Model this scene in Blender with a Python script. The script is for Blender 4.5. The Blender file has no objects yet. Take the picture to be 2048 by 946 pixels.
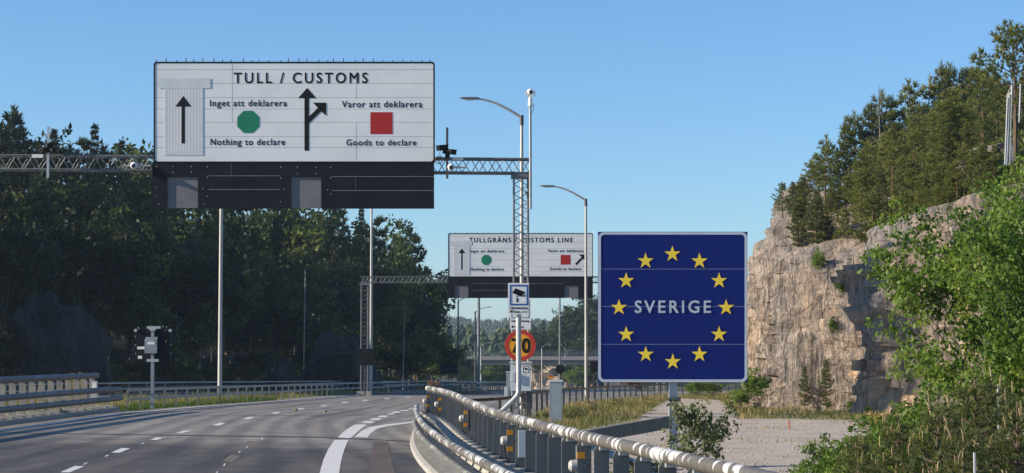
import bpy, math, random
import numpy as np
from mathutils import Vector, Matrix, noise as mnoise

rnd = random.Random(7)
sc = bpy.context.scene
COL = sc.collection
R = math.radians

# ------------------------------------------------------------------ camera
FPX, HOR, EYE = 4000.0, 705.0, 2.0            # focal length in px of a 2048 px wide frame, horizon row, eye height
PITCH = math.atan((HOR - 473.0) / FPX)
cd = bpy.data.cameras.new("camera")
cd.sensor_width = 36.0
cd.lens = 36.0 * FPX / 2048.0
cd.clip_start, cd.clip_end = 0.1, 12000.0
cam = bpy.data.objects.new("camera", cd)
COL.objects.link(cam)
cam.location = (0, 0, EYE)
cam.rotation_euler = (R(90) + PITCH, 0, 0)
sc.camera = cam

# ------------------------------------------------------------------ sky and sun
SUN_EL, SUN_AZ = R(20), R(-100)              # azimuth from the view direction, negative = left, a little behind
to_sun = Vector((math.sin(SUN_AZ) * math.cos(SUN_EL), math.cos(SUN_AZ) * math.cos(SUN_EL), math.sin(SUN_EL)))
world = bpy.data.worlds.new("World")
sc.world = world
world.use_nodes = True
wn = world.node_tree.nodes
bg = wn["Background"]
sky = wn.new("ShaderNodeTexSky")
sky.sky_type = 'NISHITA'
sky.sun_disc = False
sky.sun_elevation = SUN_EL
sky.sun_rotation = SUN_AZ
sky.altitude = 0
sky.air_density, sky.dust_density, sky.ozone_density = 1.0, 0.0, 6.0
tint = wn.new("ShaderNodeMix")                   # a touch bluer, as the phone camera renders it
tint.data_type, tint.blend_type = 'RGBA', 'MULTIPLY'
tint.inputs[0].default_value = 1.0
tint.inputs[7].default_value = (.93, 1.0, 1.05, 1)
world.node_tree.links.new(sky.outputs[0], tint.inputs[6])
world.node_tree.links.new(tint.outputs[2], bg.inputs[0])
bg.inputs[1].default_value = 0.102
ld = bpy.data.lights.new("sun", 'SUN')
ld.energy = 5.0
ld.angle = R(0.5)
ld.color = (1.0, 0.87, 0.68)
sun = bpy.data.objects.new("sun", ld)
COL.objects.link(sun)
sun.rotation_euler = to_sun.to_track_quat('Z', 'Y').to_euler()
sc.view_settings.view_transform = 'Standard'
sc.view_settings.look = 'None'
sc.view_settings.exposure = 0.68
sc.view_settings.gamma = 1.0
sc.view_settings.use_curve_mapping = False
sc.cycles.max_bounces = 6
sc.cycles.volume_bounces = 0
sc.cycles.transparent_max_bounces = 8
sc.cycles.use_denoising = True

# ------------------------------------------------------------------ measuring: photo pixel -> world
CP, SP = math.cos(PITCH), math.sin(PITCH)
def ray(px, py):
    a, b = (px - 1024.0) / FPX, (473.0 - py) / FPX
    return Vector((a, CP - b * SP, SP + b * CP))
def P(px, py, D):
    r = ray(px, py)
    k = D / r.y
    return Vector((r.x * k, D, EYE + r.z * k))
def lerp_tab(x, tab):
    return float(np.interp(x, [t[0] for t in tab], [t[1] for t in tab]))
ZT = [(-500, 0), (66, 0), (80, -.14), (97, -.33), (118, -.55), (147, -.9), (200, -1.7), (400, -5.6), (460, -6.6), (600, -7), (9000, -7)]
def zY(y):
    return lerp_tab(y, ZT)
def G(px, py, dz=0.0):
    """the point of the ground under a photo pixel"""
    D = 60.0
    for _ in range(60):
        r = ray(px, py)
        D2 = (zY(D) + dz - EYE) / r.z * r.y if r.z < -1e-6 else 400.0
        D = .5 * D + .5 * min(max(D2, 5), 600)
    return Vector((ray(px, py).x / ray(px, py).y * D, D, zY(D) + dz))

# ------------------------------------------------------------------ mesh builder
class MB:
    def __init__(s):
        s.v, s.f, s.a = [], [], []
    def add(s, vs, fs, val=0.0):
        o = len(s.v)
        s.v.extend([tuple(p) for p in vs])
        s.f.extend([tuple(i + o for i in f) for f in fs])
        if isinstance(val, (int, float)):
            s.a.extend([val] * len(vs))
        else:
            s.a.extend(val)
    def frame(s, c, x, y, z, val=0.0):
        """a box from its centre and three half vectors"""
        c, x, y, z = Vector(c), Vector(x), Vector(y), Vector(z)
        vs = [c + i * x + j * y + k * z for k in (-1, 1) for j in (-1, 1) for i in (-1, 1)]
        s.add(vs, [(0, 2, 3, 1), (4, 5, 7, 6), (0, 1, 5, 4), (2, 6, 7, 3), (0, 4, 6, 2), (1, 3, 7, 5)], val)
    def box(s, x0, x1, y0, y1, z0, z1, val=0.0):
        s.frame(((x0 + x1) / 2, (y0 + y1) / 2, (z0 + z1) / 2), ((x1 - x0) / 2, 0, 0), (0, (y1 - y0) / 2, 0), (0, 0, (z1 - z0) / 2), val)
    def bar(s, p, q, w, h, up=(0, 0, 1), val=0.0):
        p, q = Vector(p), Vector(q)
        d = q - p
        side = d.cross(Vector(up))
        if side.length < 1e-6:
            side = d.cross(Vector((0, 1, 0)))
        side.normalize()
        u = side.cross(d).normalized()
        s.frame((p + q) / 2, d / 2, side * w / 2, u * h / 2, val)
    def tube(s, pts, rad, seg=8, cap=True, val=None):
        pts = [Vector(p) for p in pts]
        n = len(pts)
        rad = [rad] * n if isinstance(rad, (int, float)) else rad
        d0 = (pts[1] - pts[0]).normalized()
        u = d0.cross(Vector((0, 0, 1)))
        if u.length < .05:
            u = d0.cross(Vector((0, 1, 0)))
        u.normalize()
        vs, vals, L = [], [], 0.0
        for i in range(n):
            d = (pts[min(i + 1, n - 1)] - pts[max(i - 1, 0)]).normalized()
            u = (u - d * u.dot(d)).normalized()
            w = d.cross(u)
            if i:
                L += (pts[i] - pts[i - 1]).length
            for k in range(seg):
                a = 2 * math.pi * k / seg
                vs.append(pts[i] + (u * math.cos(a) + w * math.sin(a)) * rad[i])
                vals.append(L if val is None else val)
        fs = []
        for i in range(n - 1):
            for k in range(seg):
                k2 = (k + 1) % seg
                fs.append((i * seg + k, i * seg + k2, (i + 1) * seg + k2, (i + 1) * seg + k))
        if cap:
            fs.append(tuple(range(seg))[::-1])
            fs.append(tuple((n - 1) * seg + k for k in range(seg)))
        s.add(vs, fs, vals)
    def poly(s, pts, val=0.0):
        s.add(pts, [tuple(range(len(pts)))], val)
    def prism(s, pts, ext, val=0.0):
        """closed outline pushed along ext"""
        n = len(pts)
        e = Vector(ext)
        vs = [Vector(p) for p in pts] + [Vector(p) + e for p in pts]
        fs = [tuple(range(n)), tuple(range(2 * n - 1, n - 1, -1))] + [(i, i + n, (i + 1) % n + n, (i + 1) % n) for i in range(n)]
        s.add(vs, fs, val)
    def ball(s, c, r, sx=1, sy=1, sz=1, nu=14, nv=9, val=0.0):
        c = Vector(c)
        vs, fs = [], []
        for j in range(nv + 1):
            t = math.pi * j / nv
            for i in range(nu):
                a = 2 * math.pi * i / nu
                vs.append(c + Vector((math.sin(t) * math.cos(a) * r * sx, math.sin(t) * math.sin(a) * r * sy, math.cos(t) * r * sz)))
        for j in range(nv):
            for i in range(nu):
                i2 = (i + 1) % nu
                fs.append((j * nu + i, (j + 1) * nu + i, (j + 1) * nu + i2, j * nu + i2))
        s.add(vs, fs, val)
    def mesh(s, name, m, org=(0, 0, 0), smooth=False):
        me = bpy.data.meshes.new(name)
        ox, oy, oz = org
        me.from_pydata([(x - ox, y - oy, z - oz) for x, y, z in s.v], [], s.f)
        at = me.attributes.new("val", 'FLOAT', 'POINT')
        at.data.foreach_set("value", s.a)
        me.materials.append(m)
        if smooth:
            me.polygons.foreach_set("use_smooth", [True] * len(me.polygons))
            if smooth != 'all':
                me.set_sharp_from_angle(angle=R(40))
        me.update()
        return me

def link(name, me, parent=None, loc=(0, 0, 0)):
    o = bpy.data.objects.new(name, me)
    COL.objects.link(o)
    if parent:
        o.parent = parent
    else:
        o.location = loc
    return o
ORG = {}
def part(name, mb, m, root, smooth=False, label=None):
    """mb in world coordinates -> a part (or sub-part) of root"""
    o = link(name, mb.mesh(name, m, ORG[root.name], smooth), root)
    ORG[o.name] = ORG[root.name]
    if label:
        o["label"] = label
    return o
def thing(name, label, cat, loc, group=None):
    o = link(name, None)
    o.empty_display_size = .3
    o.location = loc
    ORG[o.name] = tuple(loc)
    tag(o, label, cat, group)
    return o
def tag(o, label, cat, group=None):
    o["label"], o["category"] = label, cat
    if group:
        o["group"] = group
    return o
def single(name, mb, m, label, cat, loc, group=None, smooth=False):
    o = link(name, mb.mesh(name, m, loc, smooth), None, loc)
    ORG[o.name] = tuple(loc)
    return tag(o, label, cat, group)
def struct(name, mb, m, smooth=False, kind='structure'):
    o = link(name, mb.mesh(name, m, (0, 0, 0), smooth))
    ORG[o.name] = (0, 0, 0)
    o["kind"] = kind
    return o
def copy_tree(o, parent=None):
    c = o.copy()
    COL.objects.link(c)
    c.parent = parent
    for ch in list(o.children):
        copy_tree(ch, c)
    return c

# ------------------------------------------------------------------ materials
def new_mat(name):
    m = bpy.data.materials.new(name)
    m.use_nodes = True
    return m, m.node_tree.nodes, m.node_tree.links, m.node_tree.nodes["Principled BSDF"]
def mix_rgb(n, l, fac, a, b, mode='MIX'):
    x = n.new("ShaderNodeMix")
    x.data_type = 'RGBA'
    x.blend_type = mode
    for sock, v in ((x.inputs[0], fac), (x.inputs[6], a), (x.inputs[7], b)):
        if isinstance(v, bpy.types.NodeSocket):
            l.new(v, sock)
        elif isinstance(v, tuple):
            sock.default_value = (*v, 1) if len(v) == 3 else v
        else:
            sock.default_value = v
    return x.outputs[2]
def math_n(n, l, op, a, b=None, clamp=False):
    x = n.new("ShaderNodeMath")
    x.operation = op
    x.use_clamp = clamp
    for i, v in enumerate((a, b)):
        if v is None:
            continue
        if isinstance(v, bpy.types.NodeSocket):
            l.new(v, x.inputs[i])
        else:
            x.inputs[i].default_value = v
    return x.outputs[0]
def ramp(n, l, src, stops):
    x = n.new("ShaderNodeValToRGB")
    e = x.color_ramp.elements
    while len(e) < len(stops):
        e.new(.5)
    for i, (p, c) in enumerate(stops):
        e[i].position = p
        e[i].color = (*c, 1) if isinstance(c, tuple) else (c, c, c, 1)
    l.new(src, x.inputs[0])
    return x.outputs[0]
def tex(n, l, scale, detail=4, rough=.55, stretch=None, coord='Object', dist=0.0):
    tc = n.new("ShaderNodeTexCoord")
    src = tc.outputs[coord]
    if coord == 'World':
        pass
    if stretch:
        mp = n.new("ShaderNodeMapping")
        mp.inputs[3].default_value = stretch
        l.new(src, mp.inputs[0])
        src = mp.outputs[0]
    t = n.new("ShaderNodeTexNoise")
    t.inputs["Scale"].default_value = scale
    t.inputs["Detail"].default_value = detail
    t.inputs["Roughness"].default_value = rough
    t.inputs["Distortion"].default_value = dist
    l.new(src, t.inputs["Vector"])
    return t.outputs[0]
def bump(n, l, b, h, strength, dist=.02):
    x = n.new("ShaderNodeBump")
    x.inputs["Strength"].default_value = strength
    x.inputs["Distance"].default_value = dist
    l.new(h, x.inputs["Height"])
    l.new(x.outputs[0], b.inputs["Normal"])
def simple(name, c1, c2=None, rough=.6, metal=0.0, scale=6, bmp=0.0, stretch=None, spec=None, bdist=.02, lo=.35, hi=.65):
    m, n, l, b = new_mat(name)
    b.inputs["Roughness"].default_value = rough
    b.inputs["Metallic"].default_value = metal
    if spec is not None:
        b.inputs["Specular IOR Level"].default_value = spec
    c2 = c2 or tuple(x * .82 for x in c1)
    t = tex(n, l, scale, 5, stretch=stretch)
    l.new(ramp(n, l, t, [(lo, c1), (hi, c2)]), b.inputs["Base Color"])
    if bmp:
        bump(n, l, b, t, bmp, bdist)
    return m
def attr(n, name="val"):
    a = n.new("ShaderNodeAttribute")
    a.attribute_name = name
    return a.outputs["Fac"]
def leafy(name, stops, trans=.3, rough=.55):
    m, n, l, b = new_mat(name)
    oi = n.new("ShaderNodeObjectInfo")
    v = math_n(n, l, 'ADD', attr(n), math_n(n, l, 'MULTIPLY', math_n(n, l, 'SUBTRACT', oi.outputs["Random"], .5), .25))
    c = ramp(n, l, v, stops)
    l.new(c, b.inputs["Base Color"])
    b.inputs["Roughness"].default_value = rough
    b.inputs["Specular IOR Level"].default_value = .25
    t = n.new("ShaderNodeBsdfTranslucent")
    l.new(mix_rgb(n, l, 1.0, c, (1.25, 1.2, .6), 'MULTIPLY'), t.inputs[0])
    mx = n.new("ShaderNodeMixShader")
    mx.inputs[0].default_value = trans
    l.new(b.outputs[0], mx.inputs[1])
    l.new(t.outputs[0], mx.inputs[2])
    l.new(mx.outputs[0], n["Material Output"].inputs[0])
    return m

M = {}
M['galv'] = simple("galvanised_steel", (.34, .36, .38), (.25, .265, .28), .45, .55, 5)
M['galv_pale'] = simple("pale_galvanised_steel", (.50, .51, .52), (.40, .41, .42), .42, .4, 4, stretch=(1, 1, .25))
M['pole'] = simple("lamp_pole_steel", (.46, .45, .43), (.35, .35, .34), .45, .35, 3, stretch=(1, 1, .2))
M['dark_steel'] = simple("dark_steel", (.085, .09, .095), (.055, .058, .062), .5, .3, 6)
M['truss'] = simple("truss_steel", (.20, .215, .23), (.13, .14, .15), .5, .4, 5)
M['white_panel'] = simple("sign_white", (.78, .80, .81), (.70, .72, .735), .5, 0, .9)
M['white_slat'] = simple("shutter_white", (.68, .70, .72), (.62, .64, .66), .5, 0, 1.3)
M['zinc_plate'] = simple("zinc_plate", (.66, .69, .71), (.58, .61, .63), .4, .1, 2.5)
M['black'] = simple("sign_black", (.008, .008, .009), (.012, .012, .014), .6, 0, 2, spec=.15)
M['panel_dark'] = simple("dark_panel_paint", (.009, .010, .015), (.014, .015, .021), .6, 0, 1.2, spec=.12)
M['slat_gap'] = simple("slat_gap", (.36, .36, .36), (.44, .44, .43), .6, 0, 3)
M['recess'] = simple("recess_grey", (.16, .16, .175), (.13, .13, .14), .7, 0, 3)
M['seam'] = simple("panel_seam", (.20, .19, .17), (.30, .28, .25), .6, 0, 3)
M['seam_light'] = simple("light_seam", (.27, .26, .24), (.19, .18, .165), .5, 0, 3)
M['green'] = simple("sign_green", (.0, .20, .105), (.0, .175, .095), .5, 0, 2)
M['red'] = simple("sign_red", (.42, .010, .008), (.36, .009, .007), .5, 0, 2)
M['eu_blue'] = simple("eu_blue", (.004, .014, .135), (.005, .017, .155), .45, 0, .8, spec=.2)
M['yellow'] = simple("star_yellow", (.95, .70, .05), (.88, .62, .04), .5, 0, 4)
M['silver'] = simple("sign_border_grey", (.50, .56, .66), (.45, .51, .60), .4, 0, 3)
M['orange'] = simple("speed_sign_orange", (.85, .36, .012), (.78, .32, .01), .5, 0, 4)
M['sign_red_orange'] = simple("speed_sign_red", (.52, .035, .02), (.46, .03, .018), .5, 0, 4)
M['sign_blue'] = simple("notice_blue", (.03, .10, .33), (.03, .09, .29), .5, 0, 4)
M['white'] = simple("white_enamel", (.80, .80, .78), (.72, .72, .71), .4, 0, 5)
M['cabinet'] = simple("cabinet_grey", (.60, .64, .66), (.52, .56, .58), .45, 0, 3)
M['cabinet_blue'] = simple("cabinet_blue_grey", (.30, .35, .38), (.25, .30, .33), .5, 0, 3)
M['parapet_plate'] = simple("parapet_plate", (.29, .275, .24), (.20, .19, .17), .6, .1, 3)
M['rubber'] = simple("black_rubber", (.02, .02, .02), None, .6)
M['lens'] = simple("camera_glass", (.006, .006, .008), None, .1)
M['reflector'] = simple("orange_reflector", (.85, .34, .01), (.7, .27, .01), .35, 0, 30)
M['post_steel'] = simple("barrier_post_steel", (.155, .16, .155), (.115, .12, .115), .55, .25, 4, stretch=(1, 1, .4))
M['cap'] = simple('lamp_cap_grey', (.50, .49, .46), (.38, .37, .35), .5, 0, 12)
M['paint'] = None

def make_rail_mat(name, base, base2, white=(.78, .78, .76), amount=.5):
    """weathered tube: grey zinc with worn pale rings round it"""
    m, n, l, b = new_mat(name)
    v = attr(n)
    cx = n.new("ShaderNodeCombineXYZ")
    l.new(v, cx.inputs[0])
    def nz(scale, det, ysc):
        g = n.new("ShaderNodeNewGeometry")
        sx = n.new("ShaderNodeSeparateXYZ")
        l.new(g.outputs["Normal"], sx.inputs[0])
        c2 = n.new("ShaderNodeCombineXYZ")
        l.new(math_n(n, l, 'MULTIPLY', v, scale), c2.inputs[0])
        l.new(math_n(n, l, 'MULTIPLY', sx.outputs[2], ysc), c2.inputs[1])
        l.new(math_n(n, l, 'MULTIPLY', sx.outputs[0], ysc), c2.inputs[2])
        t = n.new("ShaderNodeTexNoise")
        t.inputs["Scale"].default_value = 1.0
        t.inputs["Detail"].default_value = det
        l.new(c2.outputs[0], t.inputs[0])
        return t.outputs[0], sx
    rings, sx = nz(5.5, 1.5, .22)
    dens, _ = nz(.55, 1, .1)
    edge, _ = nz(26., 3, 5.0)
    k = math_n(n, l, 'ADD', rings, math_n(n, l, 'MULTIPLY', math_n(n, l, 'SUBTRACT', dens, .5), .75))
    k = math_n(n, l, 'ADD', k, math_n(n, l, 'MULTIPLY', math_n(n, l, 'SUBTRACT', edge, .5), .10))
    k = math_n(n, l, 'ADD', k, math_n(n, l, 'MULTIPLY', sx.outputs[2], .07))
    k = math_n(n, l, 'ADD', k, math_n(n, l, 'MULTIPLY', sx.outputs[0], -.04))
    w = ramp(n, l, k, [(.60 - .08 * amount, 0.0), (.64 - .08 * amount, 1.0)])
    g2 = tex(n, l, 7, 5)
    c = ramp(n, l, g2, [(.35, base), (.7, base2)])
    l.new(mix_rgb(n, l, w, c, white), b.inputs["Base Color"])
    b.inputs["Roughness"].default_value = .5
    b.inputs["Metallic"].default_value = .15
    bump(n, l, b, g2, .15, .01)
    return m
M['rail'] = make_rail_mat("weathered_rail", (.105, .094, .078), (.15, .136, .114), (.56, .56, .55), -.05)
M['rail_low'] = make_rail_mat("weathered_low_rail", (.12, .118, .10), (.17, .165, .145), (.36, .36, .33), -.3)
M['rail_left'] = make_rail_mat("weathered_left_rail", (.085, .085, .09), (.13, .13, .135), (.27, .28, .30), -.3)
M['guard'] = simple("guardrail_zinc", (.23, .255, .265), (.15, .165, .175), .4, .5, 3)
M['guard_dark'] = simple("guardrail_dark", (.030, .031, .034), (.018, .019, .021), .5, .2, 5)
M['concrete'] = simple("kerb_concrete", (.40, .385, .345), (.30, .285, .255), .85, 0, 5, .5)
M['deck_concrete'] = simple("overpass_concrete", (.17, .165, .16), (.12, .118, .115), .85, 0, .6)

# asphalt: speckled, with worn wheel tracks, a newer darker surface on this side of the bridge joint
m, n, l, b = new_mat("asphalt")
fine = tex(n, l, 60, 3)
mid = tex(n, l, 1.4, 5)
trk = tex(n, l, 1.0, 4, stretch=(.75, .05, 1))
geo = n.new("ShaderNodeNewGeometry")
sep = n.new("ShaderNodeSeparateXYZ")
l.new(geo.outputs["Position"], sep.inputs[0])
dy = math_n(n, l, 'ADD', sep.outputs[1], math_n(n, l, 'MULTIPLY', sep.outputs[0], .566))
wv = tex(n, l, .5, 4)
near = n.new("ShaderNodeMapRange")
near.interpolation_type = 'SMOOTHSTEP'
near.inputs[1].default_value, near.inputs[2].default_value = 44.2, 37.0
near.inputs[3].default_value, near.inputs[4].default_value = 0.0, 1.0
l.new(math_n(n, l, 'ADD', dy, math_n(n, l, 'MULTIPLY', math_n(n, l, 'SUBTRACT', wv, .5), 9.0)), near.inputs[0])
near = near.outputs[0]
old = ramp(n, l, trk, [(.32, (.236, .208, .172)), (.48, (.252, .237, .212)), (.66, (.160, .149, .135))])
new = ramp(n, l, trk, [(.32, (.118, .104, .090)), (.5, (.066, .064, .064)), (.66, (.128, .112, .098))])
c = mix_rgb(n, l, near, old, new)
# wheel tracks polished along each lane: the attribute is the distance from the road's left edge
wob = math_n(n, l, 'MULTIPLY', math_n(n, l, 'SUBTRACT', tex(n, l, .12, 2), .5), .8)
ph = math_n(n, l, 'MULTIPLY', math_n(n, l, 'SUBTRACT', math_n(n, l, 'ADD', attr(n), wob), 1.95), 2 * math.pi / 2.05)
tr_ = math_n(n, l, 'ADD', math_n(n, l, 'MULTIPLY', math_n(n, l, 'COSINE', ph), .5), math_n(n, l, 'MULTIPLY', math_n(n, l, 'SUBTRACT', tex(n, l, 1.0, 5, stretch=(1.2, .12, 1)), .5), 2.2))
c = mix_rgb(n, l, .85, c, ramp(n, l, math_n(n, l, 'ADD', tr_, .5), [(.1, (1.14, 1.12, 1.09)), (.5, (.97, .97, .97)), (.9, (.70, .70, .72))]), 'MULTIPLY')
c = mix_rgb(n, l, .75, c, ramp(n, l, mid, [(.3, (.62, .60, .60)), (.7, (1.25, 1.22, 1.2))]), 'MULTIPLY')
c = mix_rgb(n, l, .8, c, ramp(n, l, fine, [(.3, (.55, .55, .55)), (.7, (1.5, 1.5, 1.5))]), 'MULTIPLY')
l.new(c, b.inputs["Base Color"])
b.inputs["Roughness"].default_value = .75
b.inputs["Specular IOR Level"].default_value = .35
bump(n, l, b, fine, .35, .006)
M['asphalt'] = m
M['asphalt_brown'] = simple("asphalt_brown", (.125, .084, .068), (.075, .058, .051), .85, 0, 2.2, .3, stretch=(1, .15, 1))
M['asphalt_patch'] = simple("asphalt_patch", (.17, .135, .10), (.12, .10, .08), .85, 0, 9, .2)
M['joint'] = simple("bridge_joint", (.018, .019, .022), (.03, .03, .033), .7, 0, 6)
# road paint worn by tyres
m, n, l, b = new_mat("road_paint")
t = tex(n, l, 9, 6, .7, stretch=(1.6, .7, 1))
t2 = tex(n, l, 40, 3)
k = math_n(n, l, 'ADD', t, math_n(n, l, 'MULTIPLY', t2, .35))
l.new(ramp(n, l, k, [(.47, (.16, .155, .15)), (.56, (.62, .61, .58)), (.8, (.74, .73, .70))]), b.inputs["Base Color"])
b.inputs["Roughness"].default_value = .7
M['paint'] = m
m, n, l, b = new_mat("gravel")
vz = n.new("ShaderNodeTexVoronoi")
vz.inputs["Scale"].default_value = 38
tc = n.new("ShaderNodeTexCoord")
l.new(tc.outputs["Object"], vz.inputs["Vector"])
big = tex(n, l, .8, 7, .7)
c = ramp(n, l, vz.outputs["Color"], [(.05, (.22, .19, .155)), (.3, (.43, .37, .305)), (.6, (.53, .46, .385)), (.95, (.70, .63, .55))])
c = mix_rgb(n, l, .8, c, ramp(n, l, big, [(.35, (.66, .62, .56)), (.5, (.95, .93, .90)), (.65, (1.12, 1.10, 1.06))]), 'MULTIPLY')
l.new(c, b.inputs["Base Color"])
b.inputs["Roughness"].default_value = .95
bump(n, l, b, vz.outputs["Distance"], .6, .02)
M['gravel'] = m
M['soil'] = simple("grassy_soil", (.19, .175, .075), (.28, .225, .125), .95, 0, 1.2, .6, bdist=.1)
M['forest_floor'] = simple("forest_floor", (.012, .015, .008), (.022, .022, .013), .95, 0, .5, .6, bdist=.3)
M['moss'] = simple("mossy_hillside", (.05, .065, .022), (.105, .095, .05), .95, 0, .55, .7, bdist=.25)
M['far_ground'] = simple("far_ground", (.05, .065, .025), (.07, .08, .03), .95, 0, .05)

def rock_mat(name, stops, streak=.6):
    m, n, l, b = new_mat(name)
    vs = tex(n, l, 1.0, 9, .65, stretch=(.9, .75, .50), dist=1.2)
    ms = tex(n, l, 3.2, 9, .7)
    st = tex(n, l, 1.0, 6, .65, stretch=(3.0, 2.0, .28), dist=1.0)
    pt = tex(n, l, .55, 4, .6, stretch=(1, 1, .5))
    c = ramp(n, l, vs, stops)
    c = mix_rgb(n, l, 1.0, c, ramp(n, l, attr(n), [(0, (1, 1, 1)), (.02, (.66, .68, .72)), (.30, (.92, .90, .88)), (.5, (1.20, 1.02, .84)), (.72, (1.28, 1.14, .98)), (1, (.86, .88, .92))]), 'MULTIPLY')
    c = mix_rgb(n, l, .55, c, ramp(n, l, pt, [(.38, (.62, .63, .66)), (.60, (1.16, 1.02, .90))]), 'MULTIPLY')
    c = mix_rgb(n, l, .8, c, ramp(n, l, ms, [(.34, (.62, .60, .58)), (.50, (1.05, 1.02, 1.0)), (.66, (1.35, 1.29, 1.2))]), 'MULTIPLY')
    c = mix_rgb(n, l, streak, c, ramp(n, l, st, [(.36, (.30, .31, .34)), (.47, (.9, .9, .9)), (.70, (1.10, 1.03, .95))]), 'MULTIPLY')
    # dark joints between the blocks
    tc = n.new("ShaderNodeTexCoord")
    wob = n.new("ShaderNodeTexNoise")
    wob.inputs["Scale"].default_value = .9
    wob.inputs["Detail"].default_value = 5
    l.new(tc.outputs["Object"], wob.inputs["Vector"])
    ad = n.new("ShaderNodeMix")
    ad.data_type, ad.blend_type = 'RGBA', 'ADD'
    ad.inputs[0].default_value = 1.1
    l.new(tc.outputs["Object"], ad.inputs[6])
    l.new(wob.outputs["Color"], ad.inputs[7])
    hs = []
    for scl, wd in (((.8, .55, .26), .035), ((1.9, 1.3, .75), .05)):
        mp = n.new("ShaderNodeMapping")
        mp.inputs[3].default_value = scl
        l.new(ad.outputs[2], mp.inputs[0])
        vo = n.new("ShaderNodeTexVoronoi")
        vo.feature = 'DISTANCE_TO_EDGE'
        vo.inputs["Scale"].default_value = 1.0
        l.new(mp.outputs[0], vo.inputs["Vector"])
        j = ramp(n, l, vo.outputs["Distance"], [(.0, .35), (wd * .6, .85), (wd * 1.6, 1.0)])
        c = mix_rgb(n, l, .5, c, j, 'MULTIPLY')
        hs.append(j)
    l.new(c, b.inputs["Base Color"])
    b.inputs["Roughness"].default_value = .9
    bump(n, l, b, math_n(n, l, 'ADD', math_n(n, l, 'ADD', ms, st), math_n(n, l, 'MULTIPLY', hs[0], .3)), 1.0, .22)
    return m
M['rock'] = rock_mat("granite_cliff", [(.30, (.40, .355, .31)), (.42, (.66, .54, .435)), (.54, (.54, .485, .425)), (.68, (.76, .665, .565))], .92)
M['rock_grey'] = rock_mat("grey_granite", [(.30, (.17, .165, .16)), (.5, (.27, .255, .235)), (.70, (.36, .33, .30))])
M['rock_dark'] = rock_mat("shaded_granite", [(.30, (.022, .022, .024)), (.5, (.045, .045, .047)), (.70, (.075, .073, .075))], .5)  # granite with the shade put into its base colour

M['pine_bark'] = simple("pine_bark", (.16, .095, .055), (.085, .065, .05), .9, 0, 8, .6, stretch=(1, 1, .3))
M['grey_bark'] = simple("grey_bark", (.15, .14, .12), (.085, .078, .068), .9, 0, 8, .6, stretch=(1, 1, .3))
M['pine'] = leafy("pine_needles", [(0, (.055, .070, .022)), (.40, (.115, .148, .040)), (.75, (.20, .215, .062)), (1, (.31, .265, .11))], .38)
M['pine_cool'] = leafy("pine_needles_blue_green", [(0, (.045, .068, .028)), (.5, (.095, .122, .046)), (1, (.18, .19, .075))], .35)
M['candle'] = leafy("pine_candles", [(0, (.20, .16, .08)), (1, (.38, .29, .15))], .15)
M['leaf'] = leafy("bright_leaves", [(0, (.045, .090, .016)), (.4, (.11, .19, .032)), (.75, (.18, .265, .05)), (1, (.27, .32, .08))], .45)
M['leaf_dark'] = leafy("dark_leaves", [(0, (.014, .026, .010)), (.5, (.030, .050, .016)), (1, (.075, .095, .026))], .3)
M['leaf_mid'] = leafy("mid_leaves", [(0, (.020, .036, .011)), (.5, (.062, .094, .026)), (1, (.14, .17, .042))], .35)  # brighter green copy of the dark leaves, standing in for sunlit crowns
M['leaf_pale'] = leafy("pale_leaves", [(0, (.05, .085, .03)), (.5, (.13, .16, .075)), (1, (.32, .31, .20))], .25)
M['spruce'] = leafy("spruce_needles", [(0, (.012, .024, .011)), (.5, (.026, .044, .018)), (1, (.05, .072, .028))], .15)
M['far_leaf'] = leafy("far_forest", [(0, (.025, .045, .02)), (.5, (.05, .075, .03)), (1, (.085, .115, .04))], .15)
M['grass'] = leafy("verge_grass", [(0, (.10, .14, .03)), (.35, (.18, .19, .055)), (.7, (.36, .29, .13)), (1, (.55, .43, .25))], .35)
M['grass_green'] = leafy("kerb_grass", [(0, (.05, .095, .016)), (.5, (.10, .16, .03)), (1, (.22, .21, .07))], .35)
M['weed'] = leafy("dry_weed", [(0, (.25, .19, .06)), (1, (.42, .32, .12))], .2)
M['orange_shrub'] = leafy("rusty_leaves", [(0, (.13, .075, .03)), (1, (.30, .17, .06))], .3)

# ================================================================== SETTING
def smooth01(x):
    x = min(max(x, 0), 1)
    return x * x * (3 - 2 * x)
FOOT = [(60, -46), (105, -42), (118, -38), (140, -30), (165, -24), (212, -14), (272, -5), (330, 2), (400, 6)]
def z_left(x, y):
    """the wooded hill on the left"""
    s = lerp_tab(y, FOOT) - x
    if s <= 0:
        return zY(y) - .25
    f = smooth01((y - 107) / 14) * smooth01((290 - y) / 36)
    h = .9 * min(s, 3) / 3 + .40 * max(s - 1, 0)
    h = 21 * (1 - math.exp(-h / 21)) if h > 0 else 0
    h += 1.2 * (mnoise.noise(Vector((x * .07, y * .07, 3))) + .3) * min(s / 8, 1)
    return zY(y) - .25 + max(h, -.1) * f
HT = [(40, 3.2), (52, 4.6), (60, 6.5), (64, 6.9), (67, 6.5), (69.5, 6.6), (72, 5.8), (75, 6.2), (78, 7.4), (84, 8.4), (92, 9.2), (100, 9.6), (108, 9.8), (116, 9.0), (124, 7.5), (135, 4.0)]   # cliff height
X0T = [(40, 22.0), (50, 18.6), (56, 16.0), (60, 14.1), (64, 12.5), (66.8, 11.5), (67.5, 11.7), (68.4, 12.4), (70.8, 12.3), (71.8, 11.7), (74, 10.9), (76, 10.6), (78, 11.1), (81, 11.9), (84, 12.7), (90, 13.9), (100, 15.4), (110, 16.9), (118, 19), (126, 23), (136, 31)]
def x_top(y):
    return lerp_tab(y, X0T) + .16 * lerp_tab(y, HT) + .6
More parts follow.
